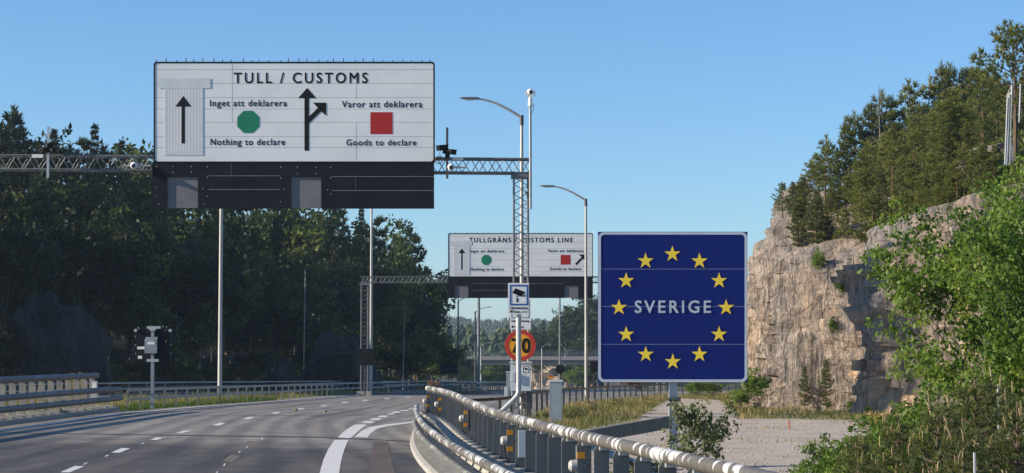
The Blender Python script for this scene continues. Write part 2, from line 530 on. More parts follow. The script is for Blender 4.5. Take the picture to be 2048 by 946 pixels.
def z_hill(x, y):
    """ground on top of the cliff"""
    s = x - x_top(y)
    H = lerp_tab(y, HT)
    r = 9.5 * (1 - math.exp(-max(s - .9, 0) * .58 / 9.5))
    return H + zY(y) - .12 + r + .5 * mnoise.noise(Vector((x * .22, y * .22, 9))) * min(max(s, 0) / 2, 1)

def sheet(xs, ys, fz, jit=0):
    mb = MB()
    nx, ny = len(xs), len(ys)
    vs = [(x, y, fz(x, y)) for y in ys for x in xs]
    fs = [(j * nx + i, j * nx + i + 1, (j + 1) * nx + i + 1, (j + 1) * nx + i) for j in range(ny - 1) for i in range(nx - 1)]
    mb.add(vs, fs)
    return mb
ys = [-300, -60, 0, 20, 40, 55, 66, 73, 80, 88, 97, 107, 118, 132, 147, 172, 200, 260, 330, 400, 430, 460, 600, 1200, 2600, 6000]
xs = [-5000, -1500, -400, -120, -60, -30, -15, 0, 15, 30, 60, 120, 400, 1500, 5000]
struct("ground", sheet(xs, ys, lambda x, y: zY(y) - .012), M['soil'])

# wooded hill on the left (its far shoulder shades the wood)
xs = [-190 + 4 * i for i in range(49)]
ys = [96 + 5 * i for i in range(66)]
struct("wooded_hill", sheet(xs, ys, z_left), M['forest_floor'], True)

# rocky hill on the right behind the cliff edge
mb = MB()
ys = [42 + 1.6 * i for i in range(62)]
ss = [.9, 1.0, 1.1, 1.2, 1.3, 2, 3, 4, 5.2, 6.5, 8, 10, 12, 14, 17, 20, 24, 29, 36, 45, 60]
vs = [(x_top(y) + s, y, z_hill(x_top(y) + s, y) - (.9 if s < .95 else .3 if s < 1.05 else 0)) for y in ys for s in ss]
nx = len(ss)
mb.add(vs, [(j * nx + i, j * nx + i + 1, (j + 1) * nx + i + 1, (j + 1) * nx + i) for j in range(len(ys) - 1) for i in range(nx - 1)])
struct("rocky_hill", mb, M['moss'], True)

# ------------------------------------------------------------------ road
LEFT_LINE = [G(*p) for p in ((-4, 861), (236, 827), (420, 811.5), (540, 803), (683, 791.5), (760, 787.2), (827, 784.2))]
LL = [(-14.6, -40), (-14.6, 10), (-14.3, 40)] + [(p.x, p.y) for p in LEFT_LINE] + [(-2.6, 125), (-.9, 150), (2, 195), (6, 260), (10, 340), (13, 420), (14, 520)]
def smooth_line(pts, step):
    """resample a plan polyline by Catmull-Rom"""
    pts = [Vector((p[0], p[1])) for p in pts]
    pts = [pts[0] * 2 - pts[1]] + pts + [pts[-1] * 2 - pts[-2]]
    out = []
    for i in range(1, len(pts) - 2):
        a, b, c, d = pts[i - 1:i + 3]
        k = max(2, int((c - b).length / step))
        for j in range(k):
            t = j / k
            out.append(.5 * ((2 * b) + (c - a) * t + (2 * a - 5 * b + 4 * c - d) * t * t + (3 * b - a - 3 * c + d) * t ** 3))
    out.append(pts[-2])
    return out
def offset_line(pts, d):
    """to the right of travel by d"""
    o = []
    for i, p in enumerate(pts):
        t = (pts[min(i + 1, len(pts) - 1)] - pts[max(i - 1, 0)]).normalized()
        o.append(p + Vector((t.y, -t.x)) * d)
    return o
LLs = smooth_line(LL, 1.5)
GUARD_R = [(P(935, 797, 55.6)), P(1008, 795, 58), P(1061, 788, 66), P(1127, 778, 80), P(1220, 772, 97), P(1330, 767, 118), P(1480, 766, 140)]
KERB_R = [(2.4, -30), (2.3, 2), (1.9, 9), (.75, 17.5), (-.35, 25), (-1.39, 33.2), (-1.68, 36.7), (-2.0, 41.2), (-2.36, 47.3), (-2.45, 53), (-2.4, 58)]
edge_l = offset_line(LLs, -.75)
right = smooth_line(KERB_R[:-1] + [(-1.9, 55)] + [(p.x - .35, p.y + .35) for p in GUARD_R], 1.5)
def ribbon(a, b, dz, n=None):
    """surface between two plan lines, matched by arc length"""
    def res(p, n):
        L = [0]
        for i in range(1, len(p)):
            L.append(L[-1] + (p[i] - p[i - 1]).length)
        t = np.linspace(0, L[-1], n)
        return list(zip(np.interp(t, L, [q.x for q in p]), np.interp(t, L, [q.y for q in p])))
    n = n or max(len(a), len(b))
    A, B = res(a, n), res(b, n)
    mb = MB()
    m_ = 6
    vs, vals = [], []
    for i in range(n):
        wdt = math.hypot(B[i][0] - A[i][0], B[i][1] - A[i][1])
        for k in range(m_ + 1):
            t = k / m_
            x, y = A[i][0] * (1 - t) + B[i][0] * t, A[i][1] * (1 - t) + B[i][1] * t
            vs.append((x, y, zY(y) + dz))
            vals.append(t * wdt)
    mb.add(vs, [(i * (m_ + 1) + k, i * (m_ + 1) + k + 1, (i + 1) * (m_ + 1) + k + 1, (i + 1) * (m_ + 1) + k) for i in range(n - 1) for k in range(m_)], vals)
    return mb
left_part = [p for p in edge_l if p.y < 160]
road = struct("road", ribbon(left_part, right, 0.0), M['asphalt'])
onward = [p for p in edge_l if p.y > 120]
struct("far_road", ribbon(onward, offset_line(onward, 11.0), .006), M['asphalt'])
OPP = [(-30, 20), (-29.5, 70), (-27.5, 100), (-22.5, 130), (-14.5, 165), (-5.5, 210), (3.0, 270), (7, 330)]
opp = smooth_line(OPP, 4)
struct("opposite_road", ribbon(offset_line(opp, -4.6), offset_line(opp, 4.6), -.004), M['asphalt'])

# markings lie on the road as sheets
def marking(name, polys, m=None, dz=.004, kind='structure'):
    mb = MB()
    for q in polys:
        mb.poly([(*p[:2], zY(p[1]) + dz) for p in q])
    o = link(name, mb.mesh(name, m or M['paint']), road)
    ORG[o.name] = (0, 0, 0)
    return o
def strip(pts, w):
    a = pts
    b = offset_line(pts, w)
    return [[a[i], b[i], b[i + 1], a[i + 1]] for i in range(len(a) - 1)]
marking("edge_line", strip([p for p in LLs if 2 < p.y < 170], .22))
def gq(*px):
    return [tuple(G(*p)) for p in px]
def crop8(*q):
    return [(400 + x / 4.096, 740 + y / 4.096) for x, y in q]
def band(l_, r_):
    return [gq(l_[i], r_[i], r_[i + 1], l_[i + 1]) for i in range(len(l_) - 1)]
c8 = crop8
marking("wide_line", band(c8((930, 1000), (980, 844), (1010, 740), (1050, 650), (1102, 573)), c8((1135, 1000), (1140, 844), (1157, 740), (1183, 650), (1217, 573))))
marking("wide_line", band(c8((1122, 560), (1180, 505), (1225, 472), (1270, 448)), c8((1230, 562), (1292, 508), (1330, 474), (1365, 447))))
marking("branch_line", band(c8((1268, 548), (1320, 502), (1400, 466), (1500, 450), (1640, 434), (1770, 418)), c8((1376, 554), (1386, 530), (1450, 483), (1530, 461), (1650, 445), (1775, 429))))
for q in (((1322, 433), (1410, 436), (1436, 420), (1352, 419)), ((1388, 409), (1470, 411), (1492, 396), (1416, 395)), ((1450, 387), (1525, 389), (1547, 374), (1478, 373)),
          ((1522, 366), (1585, 367), (1602, 357), (1548, 356)), ((1560, 352), (1630, 353), (1652, 341), (1590, 340)), ((1632, 336), (1700, 336), (1715, 328), (1655, 327)), ((1700, 323), (1765, 323), (1775, 316), (1720, 316))):
    marking("exit_dash", [gq(*c8(*q))])
def c7(*q):
    return [(x / 3.09, 640 + y / 3.09) for x, y in q]
for q in (c7((372, 942), (430, 943), (522, 905), (462, 903)), c7((685, 820), (742, 821), (806, 793), (752, 792)), c7((925, 742), (972, 742), (1012, 727), (966, 726)), c7((1083, 700), (1128, 699), (1186, 684), (1140, 684)),
          c8((100, 455), (160, 456), (212, 435), (160, 434)), c8((350, 403), (405, 403), (452, 386), (398, 386)), c8((580, 359), (630, 358), (664, 346), (615, 346)), c8((788, 325), (835, 324), (868, 313), (820, 313)),
          c8((980, 298), (1020, 298), (1052, 290), (1010, 290)), c8((1152, 271), (1195, 271), (1222, 263), (1180, 263)), c8((1322, 253), (1360, 253), (1390, 245), (1350, 245)),
          c8((1500, 238), (1535, 238), (1562, 232), (1525, 232)), c8((1672, 224), (1705, 224), (1735, 218), (1700, 218))):
    marking("lane_dash", [gq(*q)])
for q in (c8((498, 570), (508, 571), (522, 557), (512, 556)), c8((374, 637), (384, 638), (398, 624), (388, 623)), c8((312, 679), (322, 680), (336, 665), (325, 664)), c8((188, 788), (199, 789), (212, 768), (200, 767)),
          c8((130, 844), (142, 844), (150, 832), (138, 832)), c7((510, 894), (522, 894), (545, 883), (534, 883)), c7((645, 844), (655, 845), (676, 835), (664, 834)), c7((868, 768), (878, 768), (895, 760), (884, 760)), c7((1010, 727), (1018, 727), (1030, 721), (1022, 721))):
    marking("guide_tick", [gq(*q)])
marking("brown_strip", band(c8((1372, 1000), (1380, 844), (1400, 700), (1425, 585)), c8((1640, 1000), (1600, 844), (1560, 700), (1540, 588))), M['asphalt_brown'], .003)
for q in (c8((180, 745), (262, 758), (335, 705), (262, 690)), c8((350, 612), (455, 628), (490, 592), (400, 580))):
    marking("asphalt_patch", [gq(*q)], M['asphalt_patch'], .003)
marking("bridge_joint", [gq((-30, 864.6), (250, 868.9), (640, 874.0), (826, 882.7), (826, 884), (640, 875.6), (250, 870.0), (-30, 865.4))], M['joint'], .0062)
# gravel lot below the cliff
mb = MB()
gp = [(1352, 796), (1440, 800), (1462, 822), (1475, 838), (1560, 838), (1700, 841), (1765, 890), (1830, 930), (2100, 1050), (1900, 1400), (1560, 1400), (1300, 1200), (1120, 1000), (1085, 900), (1130, 872), (1190, 858), (1262, 846), (1292, 832), (1322, 808)]
gpts = [G(*p) for p in gp]
fine_ = []
for i, p in enumerate(gpts):
    q = gpts[(i + 1) % len(gpts)]
    k = max(1, int((q - p).length / .5))
    for j in range(k):
        w = p.lerp(q, j / k)
        w.x += .45 * mnoise.noise(w * .9)
        w.y += 1.1 * mnoise.noise(w * .8 + Vector((9, 0, 0)))
        fine_.append((w.x, w.y, zY(w.y) + .003))
mb.poly(fine_)
struct("gravel_lot", mb, M['gravel'])

# ------------------------------------------------------------------ rock
def slabs(y, z, seed, sy, sz, shear, amp, ty, tz):
    """broken rock: every cell of a stretched grid is one tilted flat face"""
    q = Vector((seed, y * sy + shear * z * sy, z * sz))
    dd, pp = mnoise.voronoi(q)
    c = Vector(pp[0])
    k = c * 7.31
    return amp * (mnoise.cell(k) - .5) + ty * (mnoise.cell(k + Vector((31, 0, 0))) - .5) * (q.y - c.y) / sy + tz * (mnoise.cell(k + Vector((0, 57, 0))) - .5) * (q.z - c.z) / sz
def cliff_mesh(y0, y1, ny, nz, seed):
    mb = MB()
    vs, vals = [], []
    for j in range(ny + 1):
        y = y0 + (y1 - y0) * j / ny
        H = lerp_tab(y, HT) + .5 * mnoise.noise(Vector((y * .25, 4, seed)))
        xb = lerp_tab(y, X0T)
        for i in range(nz + 1):
            t = i / nz
            if t < .62:
                z = .80 * H * t / .62
                back = 0
            else:
                u = (t - .62) / .38 * math.pi / 2
                z = .80 * H + (.20 * H + .5) * math.sin(u)
                back = 3.4 * (1 - math.cos(u))
            fade = 1 if t < .7 else 1 - .6 * (t - .7) / .3
            wy = y + .5 * mnoise.noise(Vector((y * .35, z * .3, seed + 3)))
            x = xb + .62 + .15 * z + back
            x += (.8 * mnoise.noise(Vector((0, y * .14, z * .07 + seed)))
                  + slabs(wy, z, seed, .34, .08, .15, .7, 1.1, .16) + slabs(wy, z, seed + 5, .80, .17, -.12, .62, 1.5, .12)
                  + slabs(wy, z, seed + 9, 2.2, .50, .2, .20, .9, .2) - .26 * abs(mnoise.noise(Vector((y * .9, z * .55, seed + 2)))) - .20 * abs(mnoise.noise(Vector((y * 2.3 + z * .5, z * 1.5, seed + 7)))) - .17 * mnoise.fractal(Vector((y * 1.9, z * 1.7, seed)), .75, 2.1, 5)) * fade
            zz = z + (.12 * slabs(wy, z, seed + 14, .6, .4, .1, 1.2, .3, .3) if i else 0)
            vals.append(.52 + .50 * slabs(wy, z, seed + 5, .80, .17, -.12, 1, 0, 0) + .62 * slabs(wy, z, seed, .34, .08, .15, 1, 0, 0))
            vs.append((x, y + .18 * mnoise.noise(Vector((y, z, seed + 31))), zY(y) - .1 + zz))
    mb.add(vs, [(j * (nz + 1) + i, j * (nz + 1) + i + 1, (j + 1) * (nz + 1) + i + 1, (j + 1) * (nz + 1) + i) for j in range(ny) for i in range(nz)], [min(1, max(.03, q)) for q in vals])
    return mb
from mathutils.bvhtree import BVHTree
cliff_mb = cliff_mesh(50, 128, 900, 130, 2.0)
cliff_tree = BVHTree.FromPolygons(cliff_mb.v, cliff_mb.f)
def on_cliff(px, py):
    hit = cliff_tree.ray_cast(Vector((0, 0, EYE)), ray(px, py).normalized())[0]
    return hit if hit else P(px, py, 75)
single("rock_cliff", cliff_mb, M['rock'], "tall sunlit pinkish granite cliff face behind the gravel lot, right of the blue country sign", "cliff", (12, 80, 0))

def boulder(c, sx, sy, sz, seed, nu=56, nv=30):
    mb = MB()
    c = Vector(c)
    vs = []
    for j in range(nv + 1):
        t = math.pi * .62 * j / nv
        for i in range(nu):
            a = 2 * math.pi * i / nu
            d = Vector((math.sin(t) * math.cos(a), math.sin(t) * math.sin(a), math.cos(t)))
            q = d * 1.6 + Vector((seed, 0, 0))
            dd, pp = mnoise.voronoi(q * 1.1)
            r = 1 + .22 * mnoise.noise(q) + .2 * (mnoise.cell(Vector(pp[0]) * 6) - .5) * min((dd[1] - dd[0]) * 4, 1) + .11 * mnoise.fractal(q * 2.5, .9, 2, 5)
            vs.append(c + Vector((d.x * sx, d.y * sy, d.z * sz)) * r)
    mb.add(vs, [(j * nu + i, (j + 1) * nu + i, (j + 1) * nu + (i + 1) % nu, j * nu + (i + 1) % nu) for j in range(nv) for i in range(nu)])
    return mb
# dome of grey rock at the far end of the cliff top, ledges on the hill
c = P(1592, 470, 110)
single("rock_dome", boulder((P(1585, 450, 97).x + .5, 97, 6.9), 2.1, 4.5, 3.0, 4), M['rock_grey'], "rounded grey rock dome with pines on it at the far end of the cliff top", "rock", (c.x, 110, 0), smooth=True)
for k, (px, D, sx, sz, lab) in enumerate(((1992, 80, 1.1, .55, "upper of the flat grey ledges near the crest, beside the rockfall fence"), (1978, 72, 1.2, .5, "lower grey ledge beside the foot of the rockfall fence"), (1945, 76, .9, .45, "small grey ledge between the pines left of the rockfall fence"))):
    x = (px - 1024) / FPX * D
    z = z_hill(x, D)
    single("rock_ledge", boulder((x, D, z + .1), sx, 1.4, sz, 20 + k), M['rock_grey'], lab, "rock", (x, D, z), smooth=True)
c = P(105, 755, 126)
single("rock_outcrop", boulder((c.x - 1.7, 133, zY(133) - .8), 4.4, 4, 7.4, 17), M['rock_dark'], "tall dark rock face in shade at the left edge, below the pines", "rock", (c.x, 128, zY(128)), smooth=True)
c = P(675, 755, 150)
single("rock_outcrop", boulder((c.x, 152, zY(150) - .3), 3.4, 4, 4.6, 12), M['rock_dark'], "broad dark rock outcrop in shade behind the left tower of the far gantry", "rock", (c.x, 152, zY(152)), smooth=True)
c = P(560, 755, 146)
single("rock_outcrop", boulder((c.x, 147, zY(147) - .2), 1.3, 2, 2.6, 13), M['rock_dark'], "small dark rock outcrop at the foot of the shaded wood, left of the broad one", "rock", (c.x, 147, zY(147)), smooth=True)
c = P(1078, 748, 470)
single("rock_cutting", boulder((c.x + 1, 478, zY(470) - .5), 8, 4, 6.2, 14), M['rock'], "pale rock cutting seen in the gap beneath the overpass", "rock", (c.x, 478, zY(470)), smooth=True)

# ------------------------------------------------------------------ overpass far down the road
D = 400.0
a, b_ = P(905, 710, D), P(1330, 710, D)
zt, zb = P(1024, 712.5, D).z, P(1024, 729, D).z
ov = thing("overpass", "grey concrete road overpass with a railing crossing far beyond the gantries", "bridge", (a.x, D, zY(D)))
mb = MB(); mb.box(a.x, b_.x + 14, D, D + 9, zb, zt - .5); part("deck", mb, M['deck_concrete'], ov)
mb = MB(); mb.box(a.x, b_.x + 14, D - .35, D, zt - .75, zt); part("edge_beam", mb, simple("overpass_edge", (.30, .29, .275), None, .85), ov)
for px in (898, 1245):
    x = P(px, 720, D).x
    mb = MB(); mb.box(x - 2.4, x + 2.0, D + .4, D + 8.6, zY(D) - .5, zb - .002); part("abutment", mb, M['deck_concrete'], ov)
mb = MB()
x = a.x
while x < b_.x + 14:
    mb.box(x - .05, x + .05, D - .24, D - .14, zt, zt + 1.08)
    x += 1.9
for h in (.25, .5, .78, 1.08):
    mb.box(a.x, b_.x + 14, D - .21, D - .16, zt + h - .05, zt + h + .04)
part("railing", mb, M['guard'], ov)

# ------------------------------------------------------------------ far hills with woods
def far_ridge(name, crest, D, depth, seed):
    """terrain whose crest follows photo pixels"""
    mb = MB()
    pts = [P(px, py, D) for px, py in crest]
    n = 60
    xs = np.linspace(pts[0].x, pts[-1].x, n)
    zs = np.interp(xs, [p.x for p in pts], [p.z for p in pts])
    vs = []
    prof = [(-1.0, -.02), (-.75, .25), (-.5, .52), (-.25, .80), (0, 1.0), (.5, .8), (1.0, .3)]
    for i in range(n):
        for s, h in prof:
            vs.append((xs[i], D + s * depth, -7.5 + (zs[i] + 7.5) * h + 1.2 * mnoise.noise(Vector((xs[i] * .03, s * 3, seed)))))
    k = len(prof)
    mb.add(vs, [(i * k + j, i * k + j + 1, (i + 1) * k + j + 1, (i + 1) * k + j) for i in range(n - 1) for j in range(k - 1)])
    struct(name, mb, M['far_ground'], True)
    def fz(x, s):
        zc = float(np.interp(x, xs, zs))
        h = float(np.interp(s, [p[0] for p in prof], [p[1] for p in prof]))
        return -7.5 + (zc + 7.5) * h
    return pts[0].x, pts[-1].x, fz
def conifer_low(mb, x, y, z, h, r, rn, broad=False):
    val = rn.uniform(.1, .95)
    if broad:
        for k in range(5):
            c = Vector((x + rn.uniform(-.45, .45) * r, y + rn.uniform(-.4, .4) * r, z + h * rn.uniform(.45, .85)))
            n_ = 7
            top = c + Vector((rn.uniform(-.2, .2) * r, 0, h * .2))
            vs = [c + Vector((math.cos(6.283 * i / n_) * r * rn.uniform(.45, .8), math.sin(6.283 * i / n_) * r * rn.uniform(.4, .7), rn.uniform(-.12, .08) * h)) for i in range(n_)]
            lo = c - Vector((0, 0, h * .28))
            mb.add(vs + [top, lo], [(i, (i + 1) % n_, n_) for i in range(n_)] + [((i + 1) % n_, i, n_ + 1) for i in range(n_)], min(1, max(0, val + rn.uniform(-.2, .2))))
        return
    for k in range(4):
        zb_, zt_ = z + h * (.14 + .2 * k), z + h * (.48 + .18 * k)
        rr = r * (1 - .22 * k)
        n_ = 8
        vs = [(x + math.cos(6.283 * i / n_ + k) * rr * rn.uniform(.5, 1.15), y + math.sin(6.283 * i / n_ + k) * rr * rn.uniform(.5, 1.1), zb_ + rn.uniform(-.07, .06) * h) for i in range(n_)]
        vs.append((x + rn.uniform(-.05, .05) * r, y, min(zt_, z + h)))
        mb.add(vs, [(i, (i + 1) % n_, n_) for i in range(n_)], min(1, max(0, val + rn.uniform(-.15, .15))))
def wood(name, ridge, D, depth, n, h0, h1, seed, label, broad=.4):
    rn = random.Random(seed)
    xa, xb, fz = ridge
    mb = MB()
    for i in range(n):
        x, s = rn.uniform(xa, xb), rn.uniform(-1, .12)
        h = rn.uniform(h0, h1)
        conifer_low(mb, x, D + s * depth, fz(x, s) - .5, h, h * rn.uniform(.20, .30), rn, rn.random() < broad)
    o = struct(name, mb, M['far_leaf'], kind='stuff')
    tag(o, label, "forest")
rg = far_ridge("far_hills", [(560, 660), (760, 645), (860, 639), (930, 646), (985, 652), (1030, 646), (1100, 654), (1180, 648), (1330, 640), (1560, 655)], 1500, 500, 1)
wood("distant_forest", rg, 1500, 500, 5200, 3.5, 7.0, 3, "bluish hazy forest covering the distant hills under the far customs sign", .45)
rg = far_ridge("middle_hills", [(780, 672), (880, 684), (930, 690), (1000, 692), (1060, 688), (1120, 668), (1190, 630), (1300, 600), (1500, 590)], 620, 110, 2)
wood("middle_forest", rg, 620, 110, 620, 4.5, 8, 4, "green wooded slope beyond the overpass, left of the tall pines there", .6)

# ================================================================== LETTERS AND FLAT MARKS
def glyphs(s, sp):
    cu = bpy.data.curves.new("text", 'FONT')
    cu.body = s
    cu.resolution_u = 3
    cu.space_character = sp
    o = bpy.data.objects.new("text", cu)
    COL.objects.link(o)
    bpy.context.view_layer.update()
    dg = bpy.context.evaluated_depsgraph_get()
    me = bpy.data.meshes.new_from_object(o.evaluated_get(dg))
    v = [tuple(q.co) for q in me.vertices]
    f = [tuple(q.vertices) for q in me.polygons]
    bpy.data.objects.remove(o)
    bpy.data.curves.remove(cu)
    bpy.data.meshes.remove(me)
    return v, f
CAPH = max(q[1] for q in glyphs("T", 1.0)[0])
def text(name, s, to_w, x0, x1, ycap, ybase, m, root, bold=.016, lift=0.0, sp=1.15):
    """letters between photo pixels x0..x1, capital top ycap, baseline ybase; to_w(px, py, out) -> world"""
    v, f = glyphs(s, sp)
    k = bold * 1.1                                     # stroke weight: thin layers a fraction of a millimetre apart
    a, b = min(q[0] for q in v) - k, max(q[0] for q in v) + k
    mb = MB()
    for j, (dx, dy) in enumerate(((-k, -k), (k, -k), (k, k), (-k, k), (0, 0))):
        mb.add([to_w(x0 + (q[0] + dx - a) / (b - a) * (x1 - x0), ybase - (q[1] + dy) / CAPH * (ybase - ycap), lift + .0006 * j) for q in v], f)
    return part(name, mb, m, root)
def flat(to_w, pts, out):
    return [to_w(x, y, out) for x, y in pts]
def slab(mb, to_w, pts, out, thick):
    """plate whose front stands 'out' metres before the reference plane"""
    front = flat(to_w, pts, out)
    mb.prism(front, (0, thick, 0))
def rrect(x0, y0, x1, y1, r, n=5):
    o = []
    for cx, cy, a0 in ((x1 - r, y0 + r, -90), (x1 - r, y1 - r, 0), (x0 + r, y1 - r, 90), (x0 + r, y0 + r, 180)):
        for k in range(n + 1):
            a = R(a0 + 90 * k / n)
            o.append((cx + r * math.cos(a), cy + r * math.sin(a)))
    return o
def ring(mb, to_w, outer, inner, out, thick):
    n = len(outer)
    a, b = flat(to_w, outer, out), flat(to_w, inner, out)
    e = Vector((0, thick, 0))
    vs = a + b + [p + e for p in a] + [p + e for p in b]
    fs = []
    for i in range(n):
        j = (i + 1) % n
        fs += [(i, j, n + j, n + i), (2 * n + i, 3 * n + i, 3 * n + j, 2 * n + j), (i, 2 * n + i, 2 * n + j, j), (n + i, n + j, 3 * n + j, 3 * n + i)]
    mb.add(vs, fs)
def rect(x0, y0, x1, y1):
    return [(x0, y0), (x1, y0), (x1, y1), (x0, y1)]

# ================================================================== GANTRIES
def zigzag(mb, p0, p1, q0, q1, pitch, r, phase=0):
    """lacing between the chords p0-p1 and q0-q1"""
    p0, p1, q0, q1 = map(Vector, (p0, p1, q0, q1))
    n = max(2, int(round((p1 - p0).length / pitch)))
    for i in range(n):
        a, b = i / n, (i + 1) / n
        if (i + phase) % 2:
            mb.tube([p0.lerp(p1, a), q0.lerp(q1, b)], r, 4, False)
        else:
            mb.tube([q0.lerp(q1, a), p0.lerp(p1, b)], r, 4, False)
def lattice(mb, a, b, u, v, r, pitch, rl):
    """four chords from a to b, section half vectors u, v"""
    a, b, u, v = map(Vector, (a, b, u, v))
    cs = [(-u - v), (u - v), (u + v), (-u + v)]
    for c in cs:
        mb.tube([a + c, b + c], r, 6)
    for i in range(4):
        c, d = cs[i], cs[(i + 1) % 4]
        zigzag(mb, a + c, b + c, a + d, b + d, pitch, rl, i % 2)
def gantry(label, x_left, x_right, y_top, y_bot, D, tower_px, tower_w, roll, plates):
    s = FPX / D
    pl = P(tower_px[-1], 700, D)
    g = thing("gantry", label, "gantry", (0, D + .4, zY(D)), "lattice gantries over the road")
    zt, zb = P(1024, y_top, D).z, P(1024, y_bot, D).z
    xl, xr = P(x_left, 400, D).x, P(x_right, 400, D).x
    tl = math.tan(roll)
    mb = MB()
    h = (zt - zb) / 2 - .035
    zc = (zt + zb) / 2
    lattice(mb, (xl, D + .45, zc - tl * xl), (xr, D + .45, zc - tl * xr), (0, .26, 0), (0, 0, h), .034, .262 * (60 / 60), .013)
    beam = part("beam", mb, M['truss'], g)
    for px in tower_px:
        x = P(px, 600, D).x
        zz = zb - tl * x - .06
        mb = MB()
        lattice(mb, (x, D + .45, zY(D)), (x, D + .45, zz), (tower_w / 2 - .03, 0, 0), (0, .26, 0), .034, .27, .012)
        t = part("tower", mb, M['truss'], g)
        mb = MB(); mb.box(x - tower_w / 2 - .06, x + tower_w / 2 + .06, D + .12, D + .78, zz - .06, zz + .055); part("cap_plate", mb, M['truss'], t)
        mb = MB(); mb.box(x - tower_w / 2 - .2, x + tower_w / 2 + .2, D, D + .9, zY(D) - .1, zY(D) + .25); part("footing", mb, M['concrete'], t)
    for x0, y0, x1, y1 in plates:
        mb = MB(); w = lambda x, y, o: P(x, y, D + .14 - o)
        slab(mb, w, rect(x0, y0, x1, y1), 0, .01)
        part("label_plate", mb, M['white'], g)
    return g
D1, D2 = 61.5, 119.0
ROLL1 = .0070
gantry("near lattice gantry whose beam carries the large customs sign", -175, 1059, 314.5 - .0070 * 1024 + 6.5, 347 - .0070 * 1024 + 6.5, D1, (-160, 1042), .50, ROLL1, ((64, 308.5, 86, 315.5), (904, 315, 926, 320.5)))
gantry("far lattice gantry whose beam carries the customs line sign", 721, 1330, 552, 566, D2, (728.5, 1322), .46, 0.0, ())

